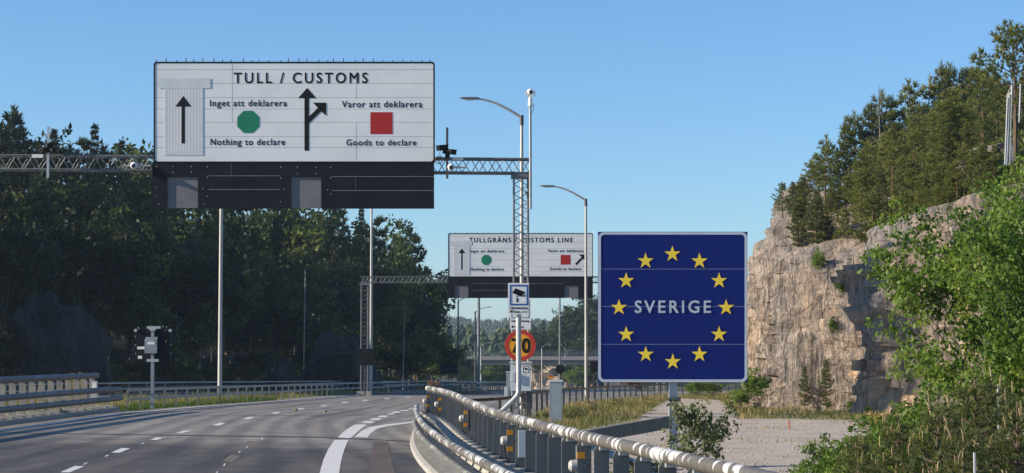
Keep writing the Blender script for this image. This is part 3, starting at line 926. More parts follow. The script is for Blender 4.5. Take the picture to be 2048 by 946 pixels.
def customs_sign(D, conv, roll, px_pivot, label, spec):
    """conv: crop pixel -> photo pixel; spec: the measured layout"""
    s = conv[0]
    def w(x, y, out=0.0):
        X, Y = conv[1] + x / s, conv[2] + y / s
        Y -= roll * (X - px_pivot)
        p = P(X, Y, D)
        p.y = D - out
        return p
    x0, y0, x1, y1 = spec['panel']
    c = w((x0 + x1) / 2, y1)
    root = thing("customs_sign", label, "sign", (c.x, D, c.z), "customs signs on the gantries")
    t = spec['border']
    r0 = t * 2.2
    mb = MB(); slab(mb, w, rect(x0 + t * .5, y0 + t * .5, x1 - t * .5, y1 - t * .5), .0, .10); part("panel", mb, M['white_panel'], root)
    mb = MB(); ring(mb, w, rrect(x0, y0, x1, y1, r0), rrect(x0 + t, y0 + t, x1 - t, y1 - t, r0 * .8), .012, .14); part("frame", mb, M['black'], root)
    # seams of the planks
    mb = MB()
    for y in spec['seams']:
        slab(mb, w, rect(spec.get('seam_x', x0 + t), y - t * .10, x1 - t, y + t * .10), .002, .001)
    for x, ya, yb in spec['vseams']:
        slab(mb, w, rect(x - t * .08, ya, x + t * .08, yb), .003, .001)
    part("seam", mb, M['seam'], root)
    rr = random.Random(3)
    n_sp = spec['spikes']
    for i in range(n_sp):
        x = x0 + (x1 - x0) * (i + .15 + .5 * rr.random()) / n_sp
        a = w(x, y0, .0)
        mb = MB(); mb.box(a.x - .012, a.x + .012, a.y - .01, a.y + .02, a.z - .02, a.z + rr.choice((.05, .07, .05, .11))); part("top_bolt", mb, M['dark_steel'], root)
    # dark lower panel with two recesses: built from pieces round the openings
    dx0, dy0, dx1, dy1 = spec['dark']
    mb = MB()
    xs_ = [dx0]
    for (a, b, c_, d) in spec['recess']:
        xs_ += [a, c_]
    xs_.append(dx1)
    top = min(r[1] for r in spec['recess'])
    slab(mb, w, rect(dx0, dy0, dx1, top), .0, .10)
    for i in range(0, len(xs_), 2):
        slab(mb, w, rect(xs_[i], top, xs_[i + 1], dy1), .0, .10)
    dark = part("dark_panel", mb, M['panel_dark'], root)
    for (a, b, c_, d) in spec['recess']:
        mb = MB(); slab(mb, w, rect(a - 6, b - 9, c_ + 6, d), -.05, .03); part("recessed_plate", mb, M['recess'], dark)
    mb = MB()
    for (a, b, c_, d) in spec['dlines']:
        slab(mb, w, rect(a, b - t * .16, c_, b + t * .16), .004, .003)
    for (x, a, b) in spec['dv']:
        slab(mb, w, rect(x - t * .06, a, x + t * .06, b), .004, .003)
    part("light_seam", mb, M['seam_light'], dark)
    for (x, y) in spec['bolts']:
        mb = MB(); slab(mb, w, rect(x - t * .22, y - t * .22, x + t * .22, y + t * .22), .006, .006); part("bolt", mb, M['white'], dark)
    # shuttered arrow on the left
    hx0, hy0, hx1, hy1 = spec['door']
    fx0, fy0, fx1, fy1 = spec['doorframe']
    mb = MB(); ring(mb, w, rect(fx0, fy0, fx1, fy1), rect(hx0, hy0, hx1, hy1), .012, .012); hatch = part("hatch_frame", mb, M['zinc_plate'], root)
    mb = MB()
    nsl = spec['slats']
    for i in range(nsl):
        a, b = hx0 + (hx1 - hx0) * i / nsl, hx0 + (hx1 - hx0) * (i + 1) / nsl
        slab(mb, w, rect(a + t * .10, hy0, b - t * .10, hy1), .010, .008)
    part("shutter", mb, M['white_slat'], hatch)
    mb = MB(); slab(mb, w, rect(hx0, hy0, hx1, hy1), .0045, .003); part("shutter_back", mb, M['slat_gap'], hatch)
    mb = MB(); slab(mb, w, rect(*spec['plate']), .0155, .003); part("cover_plate", mb, M['zinc_plate'], hatch)
    for nm, pts, out in spec['arrows']:
        mb = MB()
        for j, q in enumerate(pts):
            slab(mb, w, q, out + .0006 * j, .003)
        part(nm, mb, M['black'], hatch if nm == 'shutter_arrow' else root)
    for txt, a, b, c_, d in spec['texts']:
        text("heading_text" if txt.isupper() else "line_text", txt, w, a, b, c_, d, M['black'], root, spec.get('bold', .013), .006, 1.32 if txt.isupper() else 1.16)
    cx, cy, r = spec['oct']
    rr_ = r / math.cos(R(22.5))
    mb = MB(); slab(mb, w, [(cx + rr_ * math.cos(R(22.5 + 45 * k)), cy + rr_ * math.sin(R(22.5 + 45 * k))) for k in range(8)], .006, .003); part("green_octagon", mb, M['green'], root)
    mb = MB(); slab(mb, w, rect(*spec['sq']), .006, .003); part("red_square", mb, M['red'], root)
    for q in spec.get('glare', ()):
        mb = MB(); slab(mb, w, q, .005, .002); part("painted_glare", mb, M['white'], root)  # glare on the panel, painted as a flat white shape
    return root
tilt = 12 / 1560.0
ty = lambda x, y: y
spec1 = dict(panel=(76, 65, 1640, 628), border=8, seams=(108, 186, 265, 328, 402, 482, 542), vseams=((513, 74, 402), (1203, 118, 274), (1203, 408, 614)), spikes=30,
             dark=(68, 621, 1636, 882), recess=((150, 706, 322, 878), (838, 710, 1008, 880)),
             dlines=((376, 700, 782, 700), (384, 776, 780, 776), (1068, 704, 1634, 704), (1068, 782, 1634, 782)), dv=((508, 632, 700), (1200, 704, 780)),
             bolts=((92, 648), (183, 648), (285, 648), (375, 650), (183, 680), (285, 680), (375, 708), (90, 765), (90, 812), (106, 857), (350, 772), (375, 815), (358, 858), (783, 652), (876, 652), (979, 654), (1060, 654), (876, 687), (979, 687), (783, 712), (803, 775), (783, 845), (1060, 712), (1044, 778), (1060, 800)),
             door=(150, 218, 332, 562), doorframe=(136, 206, 350, 586), plate=(100, 157, 391, 213), slats=11,
             arrows=(("shutter_arrow", [rect(231, 310, 250, 520), [(241, 256), (286, 315), (197, 315)]], .014),
                     ("fork_arrow", [rect(915, 262, 940, 560), [(930, 211), (980, 268), (880, 268)], [(927, 384), (1008, 304), (1027, 323), (940, 408)], [(962, 293), (1036, 293), (1036, 366), (1012, 345), (986, 318)]], .007)),
             texts=(("TULL / CUSTOMS", 521, 1267, 127, 184), ("Inget att deklarera", 389, 817, 278, 313), ("Nothing to declare", 392, 807, 494, 529), ("Varor att deklarera", 1123, 1570, 284, 319), ("Goods to declare", 1148, 1537, 498, 531)),
             oct=(603, 400, 62), sq=(1282, 346, 1405, 468))
customs_sign(D1, (2.782, 280, 100), 0.0, 588, "large white customs sign reading TULL / CUSTOMS on the near gantry", spec1)
spec2 = dict(panel=(190, 138, 1714, 600), border=8, seams=(170, 232, 300, 355, 420, 487, 540), vseams=(), spikes=26,
             dark=(190, 598, 1712, 820), recess=((258, 690, 402, 822), (1412, 686, 1558, 818)), dlines=((440, 668, 860, 668), (440, 738, 860, 738), (1050, 668, 1400, 668)), dv=(), bolts=(),
             door=(262, 272, 413, 560), doorframe=(248, 264, 418, 576), plate=(210, 222, 440, 264), slats=9,
             arrows=(("shutter_arrow", [rect(327, 345, 342, 523), [(335, 300), (371, 349), (298, 349)]], .014),
                     ("exit_arrow", [[(1524, 461), (1594, 388), (1610, 402), (1540, 475)], [(1560, 364), (1632, 362), (1632, 428), (1606, 406), (1590, 384)]], .007)),
             texts=(("TULLGRÄNS / CUSTOMS LINE", 411, 1501, 186, 234), ("Inget att deklarera", 421, 779, 313, 340), ("Nothing to declare", 426, 774, 502, 531), ("Varor att deklarera", 1238, 1611, 309, 338), ("Goods to declare", 1259, 1587, 500, 527)),
             oct=(593, 420, 53), sq=(1373, 367, 1477, 469), bold=.017,
             glare=([(810, 545), (835, 543), (850, 556), (1000, 560), (1050, 552), (1130, 548), (1165, 538), (1172, 556), (1150, 574), (1080, 588), (1040, 586), (960, 592), (880, 580), (840, 562)],))
customs_sign(D2, (5.2556, 860, 440), 0.0, 1040, "smaller white customs sign reading TULLGRÄNS / CUSTOMS LINE on the far gantry", spec2)

# ================================================================== COUNTRY SIGN
D = 35.0
def w4(x, y, out=0.0):
    p = P(1180 + x / 2.6275, 440 + y / 2.6275, D)
    p.y = D - out
    return p
pb = P(1346.5, 800, D)
cs = thing("country_sign", "square blue sign reading SVERIGE inside a ring of yellow stars on a grey post", "sign", (pb.x, D + .1, 0))
mb = MB(); slab(mb, w4, rect(42, 62, 828, 853), 0, .05); board = part("board", mb, M['eu_blue'], cs)
mb = MB(); ring(mb, w4, rrect(43, 64, 827, 852, 30, 6), rrect(57, 77, 813, 838, 20, 6), .008, .008); part("border", mb, M['silver'], board)
mb = MB()
for y in (258, 455, 653):
    slab(mb, w4, rect(57, y - 1.1, 813, y + 1.1), .003, .002)
part("seam", mb, simple("blue_seam", (.24, .30, .48), None, .4), board)
for x, y in ((433, 177), (575, 214), (678, 317), (715, 458), (678, 599), (575, 704), (435, 743), (293, 704), (190, 599), (152, 458), (190, 317), (292, 213)):
    mb = MB()
    slab(mb, w4, [(x + (44 if k % 2 == 0 else 17) * math.sin(math.pi * k / 5), y + 2 - (44 if k % 2 == 0 else 17) * math.cos(math.pi * k / 5)) for k in range(10)], .008, .003)
    part("star", mb, M['yellow'], board)
text("country_name", "SVERIGE", w4, 235, 636, 425, 487, M['silver'], board, .016, .009, 1.30)
xa, xb = P(1338.5, 800, D).x, P(1355.5, 800, D).x
mb = MB(); mb.box(xa, xb, D + .06, D + .20, -.3, P(1346, 470, D).z); mb.box(xa, xa + .012, D + .02, D + .06, .2, P(1346, 470, D).z); part("post", mb, M['galv_pale'], cs)
for py in (520, 700):
    a, b = P(1205, py, D), P(1487, py, D)
    mb = MB(); mb.box(a.x, b.x, D + .052, D + .10, a.z - .03, a.z + .03); part("rail", mb, M['galv'], cs)
mb = MB(); mb.bar(P(1340, 844, D + .1), P(1140, 880, D - 1.2), .10, .215); part("brace", mb, M['post_steel'], cs)
a = P(1346, 799, D)
mb = MB(); mb.tube([(xa - .01, D + .0, a.z), (xb + .03, D + .0, a.z)], .03, 8); mb.frame((xb + .02, D - .01, a.z), (.03, 0, 0), (0, .03, 0), (0, 0, .045)); part("clamp", mb, M['dark_steel'], cs)

# ================================================================== BRIDGE PARAPETS
def interp_curve(tab):
    ds = [t[0] for t in tab]
    xs_ = [t[1] for t in tab]
    k = np.polyfit(ds, xs_, 4 if len(tab) > 6 else 3)
    return lambda d: float(np.polyval(k, d))
def px_curve(pix, c, near):
    t = [(c * FPX / (y - HOR), (x - 1024) / FPX * (c * FPX / (y - HOR))) for x, y in pix] + near
    return interp_curve(sorted(t))
top_x = px_curve([(857, 776), (876, 781), (898, 787), (950, 803), (1015, 831), (1093, 856), (1150, 871), (1236, 890), (1328, 909), (1430, 928)], 1.0, [(12, 2.55), (7, 3.0)])
r1_x = px_curve([(835, 810), (832, 826), (849, 847), (882, 873), (922, 904), (963, 924), (1004, 941)], 1.53, [(18, .85), (12, 1.6), (7, 2.1)])
r2_x = px_curve([(831, 844), (835, 860), (857, 889), (886, 913), (918, 933), (943, 948)], 1.82, [(20, .35), (12, 1.45), (7, 1.95)])
kb_x = interp_curve([(47.3, -2.40), (44, -2.2), (41.2, -2.03), (36.7, -1.70), (33.2, -1.40), (52, -2.5), (25, -.45), (17.5, .55), (12, 1.2), (7, 1.7)])
def run(fx, z, d0, d1, step=.6):
    n = max(2, int((d1 - d0) / step))
    return [Vector((fx(d0 + (d1 - d0) * i / n), d0 + (d1 - d0) * i / n, z)) for i in range(n + 1)]
def junction_box(par, c, t, nrm, hood=False):
    """lamp box on a post: grey case, round white cap, cable, two orange reflectors"""
    c = Vector(c)
    u = Vector((0, 0, 1))
    mb = MB(); mb.frame(c, nrm * .075, t * .07, u * .085); bx = part("junction_box", mb, M['post_steel'], par)
    mb = MB(); mb.tube([c - nrm * .075, c - nrm * .14], [.07, .07], 14); mb.tube([c - nrm * .14, c - nrm * .165], [.066, .045], 14); part("lamp_cap", mb, M['cap'], bx)
    mb = MB(); mb.tube([c - nrm * .11 - u * .08, c - nrm * .11 - u * .14, c - nrm * .09 - u * .24, c - nrm * .03 - u * .32], .013, 6); part("cable", mb, M['rubber'], bx)
    for s_ in (.125, -.125):
        mb = MB(); mb.frame(c + u * s_ - nrm * .03 - t * .06, nrm * .045, t * .012, u * .036); part("reflector", mb, M['reflector'], bx)
    mb = MB(); mb.tube([c - t * .07 + nrm * .03, c - t * .11 + nrm * .03], .014, 8); part("bolt", mb, M['dark_steel'], bx)

pr = thing("bridge_parapet", "near bridge parapet with white ringed steel rails and lamp boxes, right of the lane", "bridge railing", (top_x(30), 30, 0), "bridge parapets")
D_END = 56.0
mb = MB(); mb.tube(run(top_x, 1.0, 4, D_END), .0725, 16); mb.ball(run(top_x, 1.0, 4, D_END)[-1], .074); part("top_rail", mb, M['rail'], pr, True)
mb = MB(); mb.tube(run(r1_x, .47, 4, 57.5), .068, 14); part("middle_rail", mb, M['rail'], pr, True)
mb = MB(); mb.tube(run(r2_x, .18, 4, 52.5), .068, 14); part("low_rail", mb, M['rail_low'], pr, True)
# kerb: sloped concrete face with cast lugs
mb = MB()
n = 130
vs = []
for i in range(n + 1):
    d = 4 + (52 - 4) * i / n
    x = kb_x(d)
    t_x = top_x(d)
    for dx, z in ((-.02, -.02), (0, .07), (.12, .11), (.30, .16), (.38, .08)):
        vs.append((x + dx, d, z))
    vs.append((max(t_x - .42, x + .5), d, .10))
    vs.append((max(t_x - .36, x + .56), d, .26))
    vs.append((max(t_x + .2, x + .8), d, .26))
    vs.append((max(t_x + .2, x + .8), d, -.3))
mb.add(vs, [(i * 9 + k, i * 9 + k + 1, (i + 1) * 9 + k + 1, (i + 1) * 9 + k) for i in range(n) for k in range(8)])
kerb = part("kerb", mb, M['concrete'], pr)
d = 20.0
while d < 50:
    x = kb_x(d)
    mb = MB()
    mb.frame((x + .20, d, .15), (.13, 0, .022), (0, .05, 0), (0, 0, .05))
    mb.frame((x + .12, d + .2, .12), (.025, 0, .0), (0, .10, 0), (0, 0, .035))
    part("kerb_lug", mb, M['concrete'], kerb)
    d += .42
d = 7.0
k = 0
post_d = []
while d < D_END - .2:
    post_d.append(d)
    d += 1.13
lamp_px = (1176, 1030, 940, 886, 864, 853)
def d_at(px):
    best = min(np.linspace(8, 56, 400), key=lambda q: abs(1024 + FPX * top_x(q) / q - px))
    return float(best)
lamp_i = [min(range(len(post_d)), key=lambda i: abs(post_d[i] - d_at(px))) for px in lamp_px] + [0]
for i, d in enumerate(post_d):
    c = Vector((top_x(d), d, 0))
    t = Vector((top_x(d + .3) - top_x(d - .3), .6, 0)).normalized()
    nrm = Vector((t.y, -t.x, 0))                              # to the right of the road
    W_, th = .088, .014
    mb = MB()
    o = [(-W_, .255), (W_, .255), (W_, .945), (-W_ + .035, .945), (-W_, .885)]
    mb.prism([c + nrm * a - t * th + Vector((0, 0, z)) for a, z in o], t * 2 * th)
    p = part("post", mb, M['post_steel'], pr)
    mb = MB(); mb.tube([c + Vector((0, 0, .255)) - nrm * .19, c + Vector((0, 0, .365)) - nrm * .19], .10, 14); part("post_shoe", mb, M['concrete'], p)
    mb = MB(); x1_, x2_ = r1_x(d), r2_x(d)
    mb.bar(c + Vector((0, 0, .20)) - nrm * .36, (x1_ + .03, d, .44), .022, .03); mb.bar((x1_ + .05, d, .42), (x2_, d, .20), .022, .03); part("bracket", mb, M['post_steel'], p)
    mb = MB(); mb.frame(c + Vector((0, 0, .915)) + nrm * .02 - t * .05, nrm * .05, t * .035, Vector((0, 0, .02))); part("saddle", mb, M['galv_pale'], p)
    if i in lamp_i:
        junction_box(p, c + Vector((0, 0, .66)) - t * .10 - nrm * .035, t, nrm)
    if i == lamp_i[2] - 1 or i == lamp_i[1] - 1:
        mb = MB(); mb.frame(c + Vector((0, 0, .66)) - t * .04 + nrm * .02, nrm * .075, t * .02, Vector((0, 0, .2))); part("cover_plate", mb, M['cabinet'] if i == lamp_i[1] - 1 else M['black'], p)

pl = thing("bridge_parapet", "bridge parapet of upright plates and dark rails along the left edge of the road", "bridge railing", (-14, 60, 0), "bridge parapets")
kxl = lambda d: -14.1 + (d - 55) * .034 if d > 40 else -14.61
mb = MB(); mb.tube(run(lambda d: kxl(d) - .42, 1.22, 12, 68), .098, 14); mb.ball((kxl(68) - .42, 68, 1.22), .097, nu=12); part("top_rail", mb, M['rail_left'], pl, True)
mb = MB(); mb.tube(run(lambda d: kxl(d) - .08, .74, 12, 68) + [Vector((kxl(69.8) - .02, 69.8, .70))], .095, 12); part("middle_rail", mb, M['rail_left'], pl, True)
mb = MB(); mb.tube(run(lambda d: kxl(d) + .0, .42, 12, 68) + [Vector((kxl(69.8), 69.8, .42))], .092, 12); part("low_rail", mb, M['rail_left'], pl, True)
mb = MB()
vs = []
n = 40
for i in range(n + 1):
    d = 12 + 57.5 * i / n
    x = kxl(d)
    for dx, z in ((.02, -.02), (0, .10), (-.22, .17), (-.30, .17), (-.55, .18), (-.7, .18), (-.7, -.3)):
        vs.append((x + dx, d, z))
mb.add(vs, [(i * 7 + k, (i + 1) * 7 + k, (i + 1) * 7 + k + 1, i * 7 + k + 1) for i in range(n) for k in range(6)])
kl = part("kerb", mb, M['concrete'], pl)
d = 40.0
while d < 69:
    x = kxl(d)
    mb = MB()
    mb.frame((x - .10, d, .17), (.13, 0, -.02), (0, .035, 0), (0, 0, .05))
    mb.frame((x - .2, d, .24), (.03, 0, 0), (0, .03, 0), (0, 0, .04))
    part("kerb_lug", mb, M['concrete'], kl)
    d += 1.02
d = 18.0
while d < 67.8:
    x = kxl(d) - .42
    mb = MB(); mb.prism([(x - .10, d - .014, .18), (x + .10, d - .014, .18), (x + .10, d - .014, 1.04), (x + .05, d - .014, 1.13), (x - .10, d - .014, 1.13)], (0, .028, 0)); p = part("post", mb, M['parapet_plate'], pl)
    mb = MB(); mb.bar((x + .05, d, .74), (kxl(d) - .08, d, .74), .06, .08); mb.bar((x + .05, d, .42), (kxl(d), d, .42), .06, .08); part("bracket", mb, M['galv'], p)
    d += 1.05
x = kxl(67.6) - .42
mb = MB(); mb.box(x - .02, x + .20, 67.2, 67.26, .30, 1.05); e = part("end_plate", mb, M['galv_pale'], pl)
mb = MB(); mb.box(x + .03, x + .17, 67.19, 67.2, .72, 1.0); part("sticker", mb, M['white'], e)

# ================================================================== GUARDRAILS
def guardrail(label, plan, spacing, heights, m, post_m, rail_h=.09, post_w=.07, depth=.06, group="guardrails along the roads", base=None, pipe=False, back=.06):
    pts = smooth_line(plan, .8)
    base = base or (lambda p: zY(p.y))
    g = thing("guardrail", label, "guardrail", (pts[0].x, pts[0].y, base(pts[0])), group)
    for h in heights:
        mb = MB()
        if pipe:
            mb.tube([(p.x, p.y, base(p) + h) for p in pts], rail_h / 2, 8)
        else:
            n = len(pts)
            nr = offset_line(pts, depth)
            vs = []
            for p, q in zip(pts, nr):
                z = base(p)
                vs += [(p.x, p.y, z + h - rail_h / 2), (p.x, p.y, z + h + rail_h / 2), (q.x, q.y, z + h + rail_h / 2), (q.x, q.y, z + h - rail_h / 2)]
            mb.add(vs, [(i * 4 + k, i * 4 + (k + 1) % 4, (i + 1) * 4 + (k + 1) % 4, (i + 1) * 4 + k) for i in range(n - 1) for k in range(4)] + [(0, 3, 2, 1), (n * 4 - 4, n * 4 - 3, n * 4 - 2, n * 4 - 1)])
        part("rail", mb, m, g)
    L = [0]
    for i in range(1, len(pts)):
        L.append(L[-1] + (pts[i] - pts[i - 1]).length)
    s = .1
    k = 0
    while s < L[-1] and k < 98:
        x, y = float(np.interp(s, L, [p.x for p in pts])), float(np.interp(s, L, [p.y for p in pts]))
        i = min(range(len(L)), key=lambda j: abs(L[j] - s))
        t = (pts[min(i + 1, len(pts) - 1)] - pts[max(i - 1, 0)]).normalized()
        c = Vector((x, y, 0)) - Vector((t.y, -t.x, 0)) * back
        z = base(Vector((x, y)))
        mb = MB(); mb.frame(c + Vector((0, 0, z + max(heights) / 2)), Vector((t.x, t.y, 0)) * post_w / 2, Vector((t.y, -t.x, 0)) * .035, (0, 0, max(heights) / 2 + .02))
        part("post", mb, post_m, g)
        s += spacing
        k += 1
    return g
gl = [(p.x, p.y) for p in offset_line(LLs, -.72) if 69.5 < p.y < 175][::3]
guardrail("two rail grey guardrail curving along the left edge of the main road", gl, 2.0, (.72, .40), M['guard'], M['post_steel'], .10, .05, pipe=False)
guardrail("dark low guardrail on black posts along the exit lane, left of the grass verge", [(p.x, p.y) for p in GUARD_R], 2.3, (.68,), M['guard_dark'], M['guard_dark'], .08, .06)
oh = offset_line(opp, 5.4)
guardrail("thin double guardrail beyond the grassy median, running behind the left parapet", [(p.x, p.y) for p in oh if 45 < p.y < 200][::4], 3.0, (.80, .5), simple("guardrail_blue_grey", (.24, .28, .34), None, .4, .4), M['guard_dark'], .07, .06)
ol = offset_line(opp, -5.4)
guardrail("hindmost guardrail at the foot of the shaded wood, along the opposite road", [(p.x, p.y) for p in ol if 60 < p.y < 230][::4], 4.0, (.75, .45), M['guard_dark'], M['guard_dark'], .12, .1)
far_r = offset_line(onward, 11.4)
guardrail("far guardrail on the right of the main road before the overpass", [(p.x, p.y) for p in far_r if 190 < p.y < 330][::3], 3.0, (.72,), M['guard_dark'], M['guard_dark'], .1, .12)

# ================================================================== STREET LAMPS
def lamp(label, px, D, ztop, side=-1, arm=1.42, rise=.62, r0=.075, r1=.05, zb=None, m=None, lean=0.0, yaw=0.0):
    x = (px - 1024) / FPX * D
    zb = zY(D) if zb is None else zb
    g = thing("street_lamp", label, "street lamp", (x, D, zb), "street lamps")
    m = m or M['pole']
    mb = MB(); mb.tube([(x, D, zb - .2), (x, D, (zb + ztop) / 2), (x, D, ztop)], [r0, (r0 + r1) / 2, r1], 12); p = part("pole", mb, m, g, True)
    mb = MB(); mb.tube([(x, D, ztop - .25), (x, D, ztop + .08)], r1 + .015, 12); part("collar", mb, M['dark_steel'], p)
    cy, sy = math.cos(yaw), math.sin(yaw)
    def q(a, h):
        return Vector((x + side * a * cy, D + a * sy, ztop + h))
    pts = [q(arm * t, rise * math.sin(t * 1.45) ** 1.0) for t in (0, .12, .25, .4, .55, .7, .85, 1.0)]
    mb = MB(); mb.tube(pts, [.05, .048, .045, .042, .04, .036, .033, .03], 8); part("arm", mb, m, g, True)
    e = pts[-1]
    mb = MB()
    vs, fs = [], []
    sec = [(-.05, .03, .03), (.0, .06, .045), (.15, .11, .05), (.35, .13, .045), (.5, .11, .035), (.58, .04, .02)]
    for a, wd, h in sec:
        c = e + Vector((side * a * cy, a * sy, .01 + a * .03))
        for k in range(10):
            an = 2 * math.pi * k / 10
            off = wd * math.cos(an)
            vs.append(c + Vector((-side * sy * off, cy * off, h * math.sin(an))))
    for i in range(len(sec) - 1):
        for k in range(10):
            fs.append((i * 10 + k, i * 10 + (k + 1) % 10, (i + 1) * 10 + (k + 1) % 10, (i + 1) * 10 + k))
    fs += [tuple(range(9, -1, -1)), tuple(range(len(vs) - 10, len(vs)))]
    mb.add(vs, fs)
    h = part("lamp_head", mb, M['galv'], g, True)
    mb = MB(); mb.frame(e + Vector((side * .28 * cy, .28 * sy, -.032)), (.16, 0, 0), (0, .07, 0), (0, 0, .014)); part("lens", mb, M['white'], h)
    return g
lamp("tallest street lamp, its pole seen through the lattice tower of the near gantry", 1043.5, 64.5, 9.6, zb=0)
lamp("street lamp on the grass verge between the near gantry tower and the blue sign", 1172, 87, 8.62, zb=-.12, r0=.075)
lamp("street lamp pole on the median below the left half of the large customs sign", 441, 112, 11.6, r0=.125, r1=.09)
lamp("street lamp pole beside the left tower of the far gantry", 742.5, 124, 12.0, r0=.10, r1=.07)
lamp("thick lamp pole rising behind the far customs sign, left of the bent pipe notice", 957.5, 138, 8.6, r0=.12, r1=.08, m=M['guard'])
lamp("lamp pole coming out under the right half of the far customs sign", 1119.5, 150, 8.6, r0=.085, r1=.06, m=M['guard'])
lamp("leftmost of the dark lamp poles under the far customs sign, arm to the right", 916.5, 232, 7.9, 1, r0=.11, r1=.08, m=M['dark_steel'])
lamp("lamp with its arm to the right just under the far sign, beside the thick pole", 950.5, 244, 6.9, 1, r0=.10, r1=.08, m=M['dark_steel'])
lamp("small pale lamp with arm to the right, rising before the overpass", 962, 370, 3.2, 1, r0=.13, r1=.1)
lamp("small pale lamp above the overpass railing, right of the speed sign", 1083.5, 385, 3.0, 1, r0=.12, r1=.09)
lamp("smallest lamp beyond the overpass, near the black square sign back", 1130, 430, 2.0, 1, r0=.12, r1=.09)
lamp("far lamp on the left before the hazy hill, arm to the right", 889, 330, 6.4, 1, r0=.12, r1=.09, m=M['dark_steel'])
lamp("lamp half hidden behind the right edge of the blue country sign", 1511.5, 136, 7.6, -1, r0=.07, r1=.05)

# ================================================================== CAMERAS ON THE GANTRY
def dome_camera(label, px, py, D, arm):
    c = P(px, py, D)
    g = thing("dome_camera", label, "camera", (c.x, D, c.z), "white cameras on the near gantry")
    mb = MB(); mb.ball(c, .115); mb.tube([c, c + Vector((0, .22, .02))], .09, 12); part("housing", mb, M['white'], g, True)
    mb = MB(); mb.tube([c + Vector((0, -.105, -.02)), c + Vector((0, -.135, -.02))], [.068, .058], 14); part("lens", mb, M['lens'], g)
    mb = MB(); mb.tube([c + Vector((-arm[0], .1, .0)), c + Vector((arm[1], .1, .0))], .03, 8); part("bracket", mb, M['galv_pale'], g)
dome_camera("white ball camera hung on the gantry beam just left of the large customs sign", 268, 331, D1 - .15, (.35, .5))
dome_camera("white ball camera on the gantry beam just right of the large customs sign", 902.5, 334, D1 - .15, (.12, .5))
def camera_mast(label, px, y0, y1, D, m, bodies):
    a, b = P(px, y0, D), P(px, y1, D)
    g = thing("camera_mast", label, "camera", (b.x, D, b.z), "camera masts on the near gantry")
    mb = MB(); mb.box(a.x - .035, a.x + .035, D - .03, D + .03, b.z, a.z); part("mast", mb, m, g)
    for (bx, by, w, h, tw) in bodies:
        c = P(bx, by, D - .1)
        mb = MB()
        d = Vector((math.sin(tw), -math.cos(tw), -.12)).normalized()
        s_ = d.cross(Vector((0, 0, 1))).normalized()
        mb.frame(c, s_ * w / 2, d * .17, s_.cross(d) * h / 2)
        mb.frame(c + Vector((0, .05, h * .6)), s_ * w * .58, d * .18, Vector((0, 0, .012)))
        cb = part("camera_body", mb, M['black'], g)
        mb = MB(); mb.tube([c + d * .16, c + d * .19], [h * .38, h * .34], 12); part("lens", mb, M['lens'], cb)
    return g
camera_mast("pale mast with two black cameras on the gantry beam at the far left", 97, 253, 356, D1 - .05, M['galv_pale'], ((97, 291, .16, .12, .5), (92, 300, .26, .10, -.9), (101, 301, .2, .12, 1.0)))
gm = camera_mast("dark mast with two black cameras on the gantry beam right of the large customs sign", 894.5, 255, 357, D1 - .05, M['dark_steel'], ((884.5, 296, .17, .15, -.9), (899, 304, .26, .14, .9), (895, 308, .14, .2, 0)))
c = P(877.5, 320, D1 - .1)
mb = MB(); mb.tube([c + Vector((.11 * math.cos(a), 0, .11 * math.sin(a))) for a in [2 * math.pi * k / 20 for k in range(21)]], .014, 6); part("cable_coil", mb, M['rubber'], gm)
mb = MB(); mb.tube([P(881, 302, D1 - .1), P(878, 308, D1 - .12), P(884, 314, D1 - .12), P(891, 318, D1 - .1)], .009, 5); part("cable", mb, M['rubber'], gm)
# pan and tilt camera on its own tall pole beside the tower
D = D1 + .05
a, b = P(1060.5, 212, D), P(1061, 418, D)
pt = thing("camera_pole", "white pan and tilt camera on a slim pole at the near gantry tower", "camera", (b.x, D, b.z))
mb = MB(); mb.tube([b, a], .042, 10); part("pole", mb, M['galv'], pt, True)
c = P(1060.5, 184, D)
mb = MB(); mb.tube([a, a + Vector((0, 0, .16)), c + Vector((0, 0, -.14))], [.075, .06, .055], 12); mb.frame(c + Vector((0, 0, -.13)), (.13, 0, 0), (0, .05, 0), (0, 0, .02))
for s_ in (-1, 1):
    mb.frame(c + Vector((s_ * .135, 0, -.02)), (.018, 0, 0), (0, .05, 0), (0, 0, .09))
part("yoke", mb, M['white'], pt)
mb = MB(); mb.ball(c, .105); hd = part("camera_head", mb, M['white'], pt, True)
mb = MB(); mb.tube([c + Vector((.015, -.09, -.01)), c + Vector((.015, -.118, -.01))], [.058, .05], 12); part("lens", mb, M['lens'], hd)
mb = MB(); mb.tube([a + Vector((.06, 0, -.02)), a + Vector((.11, 0, .08)), a + Vector((.10, 0, -.1)), a + Vector((.05, 0, -.22))], .008, 5); part("cable", mb, M['rubber'], pt)
mb = MB()
for py in (318, 345, 385):
    q = P(1060.5, py, D); mb.frame(q + Vector((-.06, .03, 0)), (.1, 0, 0), (0, .03, 0), (0, 0, .025))
part("clamp", mb, M['dark_steel'], pt)

